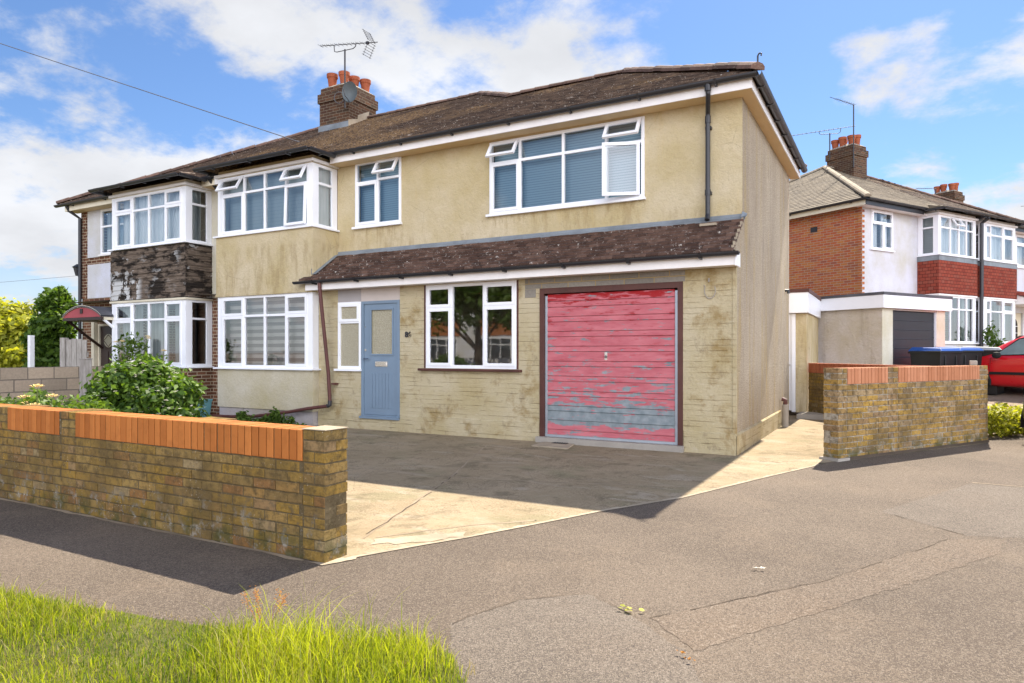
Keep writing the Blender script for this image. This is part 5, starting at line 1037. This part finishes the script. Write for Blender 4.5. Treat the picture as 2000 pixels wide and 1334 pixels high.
MB().tube([(.05, .0, .0), (-.15, -.02, -.05), (-.16, .12, -.05)], .018, 6).tube([(.05, -.1, -.2), (.0, -.42, -.12), (-.02, -.46, .02)], .010, 6).build('arm', 'aerial_metal', sd)
MB().tube([(-.28+.13*math.cos(R(a)), -.01, -.02+.15*math.sin(R(a))) for a in range(0, 361, 30)], .010, 6).build('cable_coil', 'wire_grey', sd)
def H2P(x, y, z): v = Matrix.Rotation(WA, 4, 'Z') @ Vector((x, y, z)); return tuple(v+Vector(C2))
yagi(H2P(4.74, 3.38, 7.6), 1.25, WA+R(175), 2.3, 'aerial with a short level boom high on the mast, on the right hand chimney', refl=False, cradle=False, off=.02, n=9, tilt=4)
yagi(H2P(4.74, 4.35, 8.1), 2.3, R(8), 1.02, 'long lower aerial pointing left from the right hand chimney', refl=False, cradle=True, off=.62, n=12, tilt=3)
yagi((3.66, 28.7, 7.6), .95, R(30), 1.6, 'small distant aerial with one level boom above the far roofs', refl=False, cradle=False, off=.98, n=8, tilt=0)
def wire(a, b, sag, r, label):
    a, b = Vector(a), Vector(b); P = [a.lerp(b, t/24)-Vector((0, 0, sag*4*(t/24)*(1-t/24))) for t in range(25)]; tag(MB().tube(P, r, 5).build('overhead_wire', 'wire_grey'), label, 'wire')
wire((-32, -5.6, 14.6), (-7.75, -.40, 5.30), .0, .009, 'long black telephone wire sloping down from the sky to the bay roof')
wire((-70.5, 18.8, 7.2), (-50.8, 30, 9.3), .1, .014, 'faint distant wire at far left, upper of two')
wire((-70.5, 18.8, 5.3), (-50.8, 30, 6.0), .1, .014, 'faint distant wire at far left, lower of two')
wire(H2P(14, 2, 6.9), H2P(60, -10, 13), .3, .012, 'thin wire over the far roofs at the right edge')

# ================================================================ bins and cars
def bin_(loc, rz, lid, label, k=1.0):
    r = empty('wheelie_bin', loc, rz, label, 'wheelie bin', 'wheelie bins behind the brick wall'); a, b, c, d, h = .25*k, .30*k, .29*k, .37*k, 1.0*k
    m = MB().add([(-a, -b, .05), (a, -b, .05), (a, b, .05), (-a, b, .05), (-c, -d, h), (c, -d, h), (c, d, h), (-c, d, h)], [(3, 2, 1, 0), (4, 5, 6, 7), (0, 1, 5, 4), (1, 2, 6, 5), (2, 3, 7, 6), (3, 0, 4, 7)])
    for x in (-.15*k, .15*k): m.box(x-.02, x+.02, -d-.012, -b, .3*k, h-.1)
    m.build('body', 'bin_black', r, bevel=.012)
    MB().box(-c-.02, c+.02, -d-.02, d+.02, h-.04, h+.005).build('rim', 'bin_black', r, bevel=.01)
    l = MB().add([(-c-.015, -d-.04, h+.006), (c+.015, -d-.04, h+.006), (c+.015, d+.05, h+.006), (-c-.015, d+.05, h+.006), (-c+.04, -d+.03, h+.07), (c-.04, -d+.03, h+.07), (c-.04, d-.02, h+.10), (-c+.04, d-.02, h+.10)], [(3, 2, 1, 0), (4, 5, 6, 7), (0, 1, 5, 4), (1, 2, 6, 5), (2, 3, 7, 6), (3, 0, 4, 7)]); l.build('lid', lid, r, bevel=.012)
    MB().tube([(-c+.03, d+.07, h-.03), (c-.03, d+.07, h-.03)], .016, 8).build('handle', 'bin_black', r)
    for s in (-1, 1): MB().tube([(s*(a+.0), b+.06, .1*k), (s*(a+.06), b+.06, .1*k)], .10*k, 14).build('wheel', 'rubber', r)
    return r
bin_((2.72, 9.02, .34), WA-R(12), 'bin_blue', 'black wheelie bin with a bright blue lid in front of the garage', 1.08)
bin_((3.18, 9.45, .37), WA-R(20), 'bin_blue', 'second black wheelie bin with a blue lid, against the grey lidded one', 1.06)
bin_((3.72, 9.70, .38), WA+R(10), 'bin_grey', 'black wheelie bin with a pale grey lid, nearest the red car', 1.06)

def car(name, loc, rz, paint, label):
    """hatchback, nose towards +x"""
    r = empty(name, loc, rz, label, 'car', None); L = 4.0
    # side profile stations: x, sill z, waist z, roof z, half width at waist, half width at roof
    st = [(-1.98, .42, .72, .80, .70, .60), (-1.92, .30, .88, 1.02, .78, .62), (-1.75, .22, .95, 1.26, .82, .60), (-1.35, .20, .95, 1.42, .84, .60), (-.7, .20, .93, 1.47, .85, .60), (-.1, .20, .91, 1.47, .85, .60), (.35, .20, .90, 1.40, .85, .58), (.75, .20, .90, 1.20, .85, .60), (1.08, .22, .90, .97, .84, .64), (1.45, .24, .84, .88, .82, .62), (1.80, .26, .72, .76, .76, .56), (1.98, .34, .58, .62, .66, .50)]
    def sec(s):
        x, z0, zw, zr, hw, hr = s; pts = [(0, z0), (hw*.86, z0), (hw*.97, z0+.08), (hw, (z0+zw)/2), (hw*.985, zw-.03), (hw*.95, zw), (hr+(hw*.95-hr)*.45, zw+(zr-zw)*.5), (hr, zr-.05 if zr-zw > .15 else zr-.01), (hr*.8, zr), (0, zr+.01)]
        full = pts+[(-a, b) for a, b in pts[-2:0:-1]]; return [(x, a, b) for a, b in full]
    S = [sec(s) for s in st]; n = len(S[0]); m = MB(); V = [p for q in S for p in q]; F = []
    for i in range(len(S)-1):
        for j in range(n): F.append((i*n+j, (i+1)*n+j, (i+1)*n+(j+1) % n, i*n+(j+1) % n))
    F += [tuple(range(n)), tuple((len(S)-1)*n+j for j in range(n-1, -1, -1))]; m.add(V, F, .5); body = m.build('body', paint, r, smooth=True)
    sb = body.modifiers.new('s', 'SUBSURF'); sb.levels = 2; sb.render_levels = 2
    def side(x, t, s, o=.012):       # a point on the glasshouse side; t 0 waist, 1 roof
        i = max(k for k in range(len(st)-1) if st[k][0] <= x); a, b = st[i], st[i+1]; f = (x-a[0])/(b[0]-a[0]); g = [a[k]+(b[k]-a[k])*f for k in range(6)]
        return (x, s*(g[4]*.95+(g[5]-g[4]*.95)*t+o), g[2]+(g[3]-g[2])*t)
    for s in (-1, 1):
        for nm, pts in (('door_window', [(-.22, .08), (.78, .10), (.36, .80), (-.14, .86)]), ('door_window', [(-1.12, .08), (-.34, .08), (-.26, .86), (-1.0, .84)]), ('quarter_window', [(-1.58, .2), (-1.22, .1), (-1.10, .80), (-1.40, .7)])):
            w = MB(); w.poly([side(x, t, s) for x, t in pts]); w.build(nm, 'car_glass', r)
            if nm == 'door_window':
                f = MB(); q = [side(x, t, s, .014) for x, t in pts]; f.tube(q+[q[0]], .012, 5); f.build('window_seal', 'rubber', r)
        pl = MB(); pl.poly([side(x, t, s, .013) for x, t in [(-.34, .08), (-.22, .08), (-.14, .86), (-.26, .86)]]); pl.build('door_pillar', 'rubber', r)
        mr = MB(); mr.lathe((.66, s*.97, .93), [(0, -.07), (.07, -.05), (.09, .0), (.07, .06), (0, .08)], 10); mr.tube([(.66, s*.83, .92), (.66, s*.92, .92)], .025, 6); mr.build('door_mirror', 'rubber', r)
        for x in (-.08, -1.02): MB().tube([(x-.08, s*.865, .82), (x-.06, s*.895, .82), (x+.06, s*.895, .82), (x+.08, s*.865, .82)], .014, 8).build('door_handle', 'chrome' if paint == 'car_red' else paint, r)
        MB().box(-1.05, .85, s*.862-.012, s*.862+.012, .50, .56).build('rubbing_strip', 'rubber', r)
        for x in (-.28, .86): MB().tube([(x, s*.853, .25), (x, s*.862, .56), (x-.02, s*.840, .88)], .004, 4).build('door_seam', 'rubber', r)
        MB().add([(1.70, s*.50, .60), (1.97, s*.42, .52), (1.90, s*.66, .52), (1.62, s*.76, .60), (1.62, s*.52, .74), (1.80, s*.46, .70), (1.72, s*.68, .70), (1.52, s*.76, .73)], [(0, 1, 5, 4), (1, 2, 6, 5), (2, 3, 7, 6), (4, 5, 6, 7)]).build('headlight', 'glass', r)
        MB().add([(-1.95, s*.60, .62), (-1.93, s*.76, .62), (-1.80, s*.80, 1.05), (-1.84, s*.64, 1.05)], [(0, 1, 2, 3)]).build('tail_light', 'canopy_red', r)
        for x in (-1.25, 1.22):
            w = MB(); w.tube([(x, s*.66, .31), (x, s*.845, .31)], .31, 24); wo = w.build('wheel', 'rubber', r, bevel=.02)
            h = MB(); h.tube([(x, s*.846, .31), (x, s*.852, .31)], .205, 20); h.build('rim', 'steel', wo)
            a = MB(); a.tube([(x+.36*math.cos(R(t)), s*.83, .31+.36*math.sin(R(t))) for t in range(-10, 191, 20)], .035, 6); a.build('wheel_arch', 'rubber', wo)
    ws = MB(); ws.add([(.84, -.62, .98), (.84, .62, .98), (.42, .50, 1.375), (.42, -.50, 1.375)], [(0, 1, 2, 3)]); ws.build('windscreen', 'car_glass', r)
    rw = MB(); rw.add([(-1.93, .56, 1.0), (-1.93, -.56, 1.0), (-1.62, -.50, 1.36), (-1.62, .50, 1.36)], [(0, 1, 2, 3)]); rw.build('rear_window', 'car_glass', r)
    gr = MB(); gr.box(1.90, 1.99, -.38, .38, .40, .50); gr.box(1.95, 1.985, -.55, .55, .28, .36); gr.build('grille', 'rubber', r); MB().box(1.99, 2.0, -.26, .26, .42, .52).build('number_plate', 'bin_grey', r)
    return r
nA = Vector((-.858, .513, 0))
pc = Vector((3.98, 9.12, .40)) - nA*.62 + Vector((.513, .858, 0))*.86
car('parked_car', tuple(pc), WA+R(90), 'car_red', 'bright red hatchback parked on the gravel drive at the right')
car('parked_car', (3.475+.858*.77+.513*1.93, 3.06-.513*.77+.858*1.93, 0), WA+R(180), 'car_black', 'black car whose nose just enters the picture at the right edge')

# ================================================================ planting
def trunk(parent, pts, r0, r1, name='trunk', mat='bark'):
    n = len(pts); return MB().tube(pts, [r0+(r1-r0)*i/(n-1) for i in range(n)], 8).build(name, mat, parent, smooth=True)
def shrub(name, loc, label, cat, mat, blobs, n, size, seed, stems=5, h=.8, group=None, surf=.6, **kw):
    r = empty(name, loc, 0, label, cat, group); leaves('foliage', mat, ragged(blobs, seed, 4, .3), n, size, r, seed=seed, surf=surf, **kw); sm = MB(); rg = random.Random(seed)
    for i in range(stems):
        a = rg.random()*6.28; t = rg.choice(blobs); q = (t[0]+rg.uniform(-.5, .5)*t[3], t[1]+rg.uniform(-.5, .5)*t[4], t[2]+rg.uniform(0, .5)*t[5]); sm.tube([(q[0]*.15, q[1]*.15, 0), (q[0]*.5, q[1]*.5, q[2]*.55), q], [.022*h+.004, .012*h+.003, .004], 6)
    sm.build('stems', 'bark', r); return r
bb = shrub('flowering_bush', (-7.2, -3.75, 0), 'rounded dark green bush dotted with small pale flower heads, in front of the bays', 'bush', 'leaf_dark',
           [(-.1, 0, .72, .72, .62, .52), (.35, .05, .55, .50, .5, .45), (-.5, 0, .60, .42, .5, .48), (.0, 0, 1.0, .38, .38, .28), (-.35, -.1, .92, .32, .35, .26), (.55, -.1, .35, .38, .42, .34), (0, 0, .3, .75, .6, .32)], 15000, .055, 3, 9, 1.2)
fm = MB(); rg = random.Random(5)
for i in range(330):
    a = rg.uniform(0, 6.28); e = rg.uniform(.05, 1.4); c = rg.choice([(-.1, 0, .72, .74, .64, .54), (.35, .05, .55, .52, .52, .47), (-.5, 0, .60, .44, .52, .5), (0, 0, 1.0, .40, .40, .30), (.55, -.1, .35, .40, .44, .36)])
    p = (c[0]+c[3]*math.cos(a)*math.cos(e), c[1]+c[4]*math.sin(a)*math.cos(e), c[2]+c[5]*math.sin(e))
    for k in range(4): x, y, z = p[0]+rg.gauss(0, .012), p[1]+rg.gauss(0, .012), p[2]+rg.gauss(0, .006); s = .014; fm.add([(x-s, y-s, z), (x+s, y-s, z), (x+s, y+s, z+.004), (x-s, y+s, z)], [(0, 1, 2, 3)])
fm.build('flowers', 'petal_white', bb)
shrub('low_hedge', (-6.9, -4.7, 0), 'low bright green leafy plants along the top of the garden wall at left', 'hedge', 'leaf_mid', [(-1.9+i*.42, .12*math.sin(i*2.1), .52+.05*math.sin(i*1.7), .32, .3, .28) for i in range(6)]+[(-1.9+i*.42, .0, .25, .32, .3, .28) for i in range(6)], 5200, .045, 11, 6)
def rose(loc, seed, label, petals, h=1.5, n=500, spread=.3):
    r = empty('rose_bush', loc, 0, label, 'rose bush'); leaves('foliage', 'leaf_mid', [(0, 0, h*.72, spread, spread, h*.28), (.05, 0, h*.45, spread*.8, spread*.8, h*.3), (-spread*.6, 0, h*.85, spread*.5, spread*.5, h*.14)], n, .055, r, seed=seed); m = MB(); rg = random.Random(seed); fl = MB()
    for i in range(5):
        a = rg.random()*6.28; q = (spread*math.cos(a)*.8, spread*math.sin(a)*.8, h*rg.uniform(.8, 1.02)); m.tube([(0, 0, 0), (q[0]*.4, q[1]*.4, q[2]*.5), q], [.012, .009, .005], 6)
        for k in range(9): t = k*2.4; rr = .018+.004*k; fl.add([(q[0]+rr*math.cos(t)*.6, q[1]+rr*math.sin(t)*.6, q[2]+.01), (q[0]+rr*1.3*math.cos(t-.5), q[1]+rr*1.3*math.sin(t-.5), q[2]+.045-.002*k), (q[0]+rr*1.6*math.cos(t), q[1]+rr*1.6*math.sin(t), q[2]+.05-.003*k), (q[0]+rr*1.3*math.cos(t+.5), q[1]+rr*1.3*math.sin(t+.5), q[2]+.045-.002*k)], [(0, 1, 2, 3)])
    m.build('stems', 'stem', r); fl.build('flowers', petals, r); return r
rose((-11.6, -1.2, 0), 21, 'climbing rose with yellow flowers in front of the red arched porch', 'petal_cream', 1.75, 700, .36)
rose((-10.3, -1.6, 0), 22, 'yellow rose with loose stems just behind the big dark bush', 'petal_cream', 1.38, 420, .32)
rose((-5.95, -5.72, 0), 23, 'cream and orange rose at the left edge above the garden wall', 'petal_cream', 1.02, 300, .16)
wd = empty('weed_clump', (-8.4, -.62, 0), 0, 'green weeds growing along the foot of the beige bay', 'weeds')
leaves('foliage', 'leaf_mid', [(-.62, 0, .14, .15, .08, .15), (-.2, 0, .07, .22, .08, .08), (.22, .02, .18, .13, .08, .17), (.35, 0, .12, .10, .06, .12), (.62, .05, .10, .09, .06, .11), (.0, .0, .09, .12, .07, .1), (.85, .1, .04, .1, .05, .05)], 1300, .045, wd, seed=9, up=.6)
rt = shrub('verge_plant', (*ST(3.6, -.18), 0), 'yellow green leafy weeds between the pavement and the gravel drive at right', 'plants', 'leaf_lime', [(-.65, 0.2, .22, .28, .3, .26), (-.2, 0, .24, .38, .28, .28), (.35, 0, .20, .42, .26, .22), (.95, .1, .22, .4, .26, .24), (-.6, .2, .50, .20, .15, .16), (.15, .15, .40, .25, .12, .1)], 4200, .045, 31, 8)
rt.rotation_euler = (0, 0, WA)
shrub('climbing_plant', H2P(5.15, -1.0, 0), 'thin green climber around the foot of the black drainpipe', 'climber', 'leaf_mid', [(0, 0, 1.2, .22, .18, .45), (.1, 0, .6, .35, .25, .5), (.25, -.05, .9, .3, .2, .3)], 900, .07, 33, 4, 1.4)
def tree(loc, label, mat, blobs, n, size, seed, h, r0=.13, group=None):
    r = empty('garden_tree', loc, 0, label, 'tree', group); trunk(r, [(0, 0, 0), (.05, .02, h*.3), (-.04, .05, h*.6)], r0, r0*.5); leaves('crown', mat, ragged(blobs, seed), n, size, r, seed=seed, surf=.85); m = MB(); rg = random.Random(seed)
    for b in blobs: m.tube([(0, .02, h*.25), (b[0]*.5, b[1]*.5, (h*.25+b[2])*.5+.1), (b[0], b[1], b[2]+b[5]*.3)], [r0*.45, r0*.25, .01], 6)
    m.build('limbs', 'bark', r); return r
tree((-18.5, .85, 0), 'dense dark green tree left of the brick house and its porch', 'leaf_dark', [(.1, 0, 2.6, .45, .5, .42), (.42, 0, 2.25, .38, .45, .5), (-.35, 0, 1.95, .40, .5, .45), (.0, 0, 1.5, .68, .6, .6), (.1, 0, .9, .75, .65, .65), (.25, 0, 2.95, .22, .25, .22)], 13000, .095, 41, 3.0)
tree((-27.6, 3.8, 0), 'yellow green tree at the far left edge', 'leaf_lime', [(0, 0, 2.3, 1.0, 1.0, .9), (.6, 0, 1.8, .75, .9, .8), (-1.3, 0, 2.4, 1.2, 1.2, 1.2), (.2, 0, 1.0, 1.4, 1.2, 1.0), (1.0, 0, 1.1, .8, .8, .8)], 8500, .15, 42, 3.4)
lp = tag(MB().box(-.06, .06, -.06, .06, 0, 1.85).build('gate_post', 'pvc', bevel=.01), 'white post standing in front of the dark tree at left', 'post'); lp.location = (-18.0, .02, 0)

# grass verge: single blades
def grass(name, mat, n, area, hmin, hmax, wid, seed, dens=None):
    rg = np.random.default_rng(seed); pts = []
    while len(pts) < n:
        m = 4*n; x = rg.uniform(-6.5, .65, m); y = rg.uniform(-9.2, -6.8, m)
        for a, b in zip(x, y):
            if b < -8.75 or (a < -4.8 and b < -8.4): continue
            if inside((a, b), area): 
                pts.append((a, b))
                if len(pts) >= n: break
    P = np.array(pts); k = len(P); d = np.array([edge_dist(p, area) for p in pts]) if k < 60000 else np.ones(k)
    cl = np.sin(P[:, 0]*5.1+1.3)*np.cos(P[:, 1]*6.3)+np.sin(P[:, 0]*2.3+P[:, 1]*3.1); sh = 1-.5*np.exp(-((P[:, 0]+1.45)/.42)**2)+.25*np.exp(-((P[:, 0]+.3)/.35)**2)
    h = (hmin+(hmax-hmin)*rg.random(k)**2.2)*(0.82+.24*cl)*sh*np.clip(.5+d*2.2, .5, 1)
    a = rg.uniform(0, 6.283, k); lean = rg.uniform(.05, .75, k)*h; bx, by = np.cos(a)*lean, np.sin(a)*lean; pa = rg.uniform(0, 6.283, k); wx, wy = np.cos(pa)*wid*.5, np.sin(pa)*wid*.5; V = []
    for f, wf, lf in ((0, 1, 0), (.5, .85, .22), (.82, .55, .62), (1, .0, 1)):
        for s in ((-1, 1) if wf else (0,)): V.append(np.stack([P[:, 0]+bx*lf+wx*wf*s, P[:, 1]+by*lf+wy*wf*s, h*f*(1-.1*lf)], 1))
    V = np.stack(V, 1).reshape(-1, 3); b0 = np.arange(k)*7
    q = np.stack([b0, b0+1, b0+3, b0+2, b0+2, b0+3, b0+5, b0+4], 1).reshape(-1); t = np.stack([b0+4, b0+5, b0+6], 1).reshape(-1)
    li = np.concatenate([q, t]); ls = np.concatenate([np.arange(0, 8*k, 4), 8*k+np.arange(0, 3*k, 3)])
    me = bpy.data.meshes.new(name); me.vertices.add(7*k); me.vertices.foreach_set('co', V.astype(np.float32).ravel()); me.loops.add(len(li)); me.loops.foreach_set('vertex_index', li.astype(np.int32)); me.polygons.add(3*k); me.polygons.foreach_set('loop_start', ls.astype(np.int32)); me.update(calc_edges=True)
    tn = np.clip(rg.random(k)**1.2*.85+.20*cl+.12, 0, 1); tn = np.concatenate([np.repeat(tn*.85, 2), tn]); me.attributes.new('tone', 'FLOAT', 'FACE').data.foreach_set('value', tn.astype(np.float32))
    me.materials.append(MAT[mat]); o = bpy.data.objects.new(name, me); COL.objects.link(o); return tag(o, kind='stuff')
def edge_dist(p, area):
    best = 9
    for (x0, y0), (x1, y1) in zip(area[1:-2], area[2:-1]):
        dx, dy = x1-x0, y1-y0; t = max(0, min(1, ((p[0]-x0)*dx+(p[1]-y0)*dy)/(dx*dx+dy*dy))); best = min(best, math.hypot(p[0]-x0-t*dx, p[1]-y0-t*dy))
    return best
grass('grass', 'grass', 50000, verge, .045, .20, .0040, 1)
tg = [(-6, -7.46), (-2.66, -7.56), (-1.49, -7.37), (-.41, -7.06), (-.1, -6.92), (.1, -6.98), (.24, -7.12), (.2, -7.5), (-6, -8.1), (-7, -8)]
grass('tall_grass', 'grass', 3400, tg+[(-7, -7.6)], .14, .36, .0034, 2)
ve = [(x, y+.07 if y > -7.9 else y) for x, y in verge]
grass('dry_grass', 'straw', 9000, ve, .05, .20, .0028, 3)
dk = empty('dock_weed', (-.78, -7.25, 0), 0, 'orange seed spikes of a weed standing in the grass verge', 'weed'); m = MB(); rg = random.Random(3)
for i in range(7):
    a = rg.uniform(0, 6.28); x, y = .05*math.cos(a), .04*math.sin(a); P = [(x*.3, y*.3, 0), (x, y, .12), (x*2.6, y*2.2, .20+.05*rg.random())]; m.tube(P, .0012, 4)
    for k in range(26): t = rg.uniform(.45, 1); b = Vector(P[1]).lerp(Vector(P[2]), t)+Vector((rg.gauss(0, .012), rg.gauss(0, .01), rg.gauss(0, .01))); s = .0045; m.add([b+Vector((-s, 0, 0)), b+Vector((0, -s, s)), b+Vector((s, 0, s)), b+Vector((0, s, 0))], [(0, 1, 2, 3)])
m.build('seed_heads', 'dock', dk)

# ================================================================ across the road, seen in the window glass
OP = empty('opposite_house', (-14, -27, 0), R(180), 'white and orange tiled house across the road, seen reflected in the windows', 'house')
ow = [(1.2, 3.2, .9, 2.3), (4.6, 6.8, .9, 2.3), (1.2, 3.2, 3.6, 4.9), (4.6, 6.8, 3.6, 4.9), (8.6, 11.0, .9, 2.3), (8.6, 11, 3.6, 4.9)]
wall(front(0), 0, 12, 0, 5.1, ow).build('front_wall', 'white_render', OP); MB().box(0, 12, .2, 7, 0, 5.1).build('side_wall', 'white_render', OP)
for w in ow: window(OP, front(0), *w, cells4(.7, [0, .33, .66, 1], ['f']*3, ['f']*3), wofs=-.02)
MB().box(4.4, 7.0, -.03, -.004, 2.45, 3.5).box(8.4, 11.2, -.03, -.004, 2.45, 3.5).build('tile_panel', 'opposite_tile', OP)
rr = MB(); rr.hexa([(-.4, -.4, 5.1), (12.4, -.4, 5.1), (12.4, 7.4, 5.1), (-.4, 7.4, 5.1), (3, 3.4, 7.6), (9, 3.4, 7.6), (9, 3.6, 7.6), (3, 3.6, 7.6)]); rr.build('roof', 'opposite_tile', OP)
OF = tag(MB().box(-22, -12, -19.6, -19.4, 0, 1.1).build('front_wall_opposite', 'white_render'), 'white rendered garden wall across the road, seen in the bay window reflection', 'wall')
tree((-16, -19, 0), 'broad street tree across the road, seen reflected in the ground floor windows', 'leaf_mid', [(0, 0, 4.2, 2.6, 2.4, 1.7), (-2.4, 0, 3.9, 2.0, 1.7, 1.3), (2.2, .2, 3.7, 2.2, 1.7, 1.2), (0, 0, 5.3, 2.4, 1.7, 1.2), (-4.5, 0, 4.8, 1.8, 1.7, 1.3)], 11000, .17, 51, 6.0, .22)
car('parked_car', (-2.3, -15.0, 0), R(180), 'car_red', 'red car at the kerb across the road, seen reflected in the garage side window')
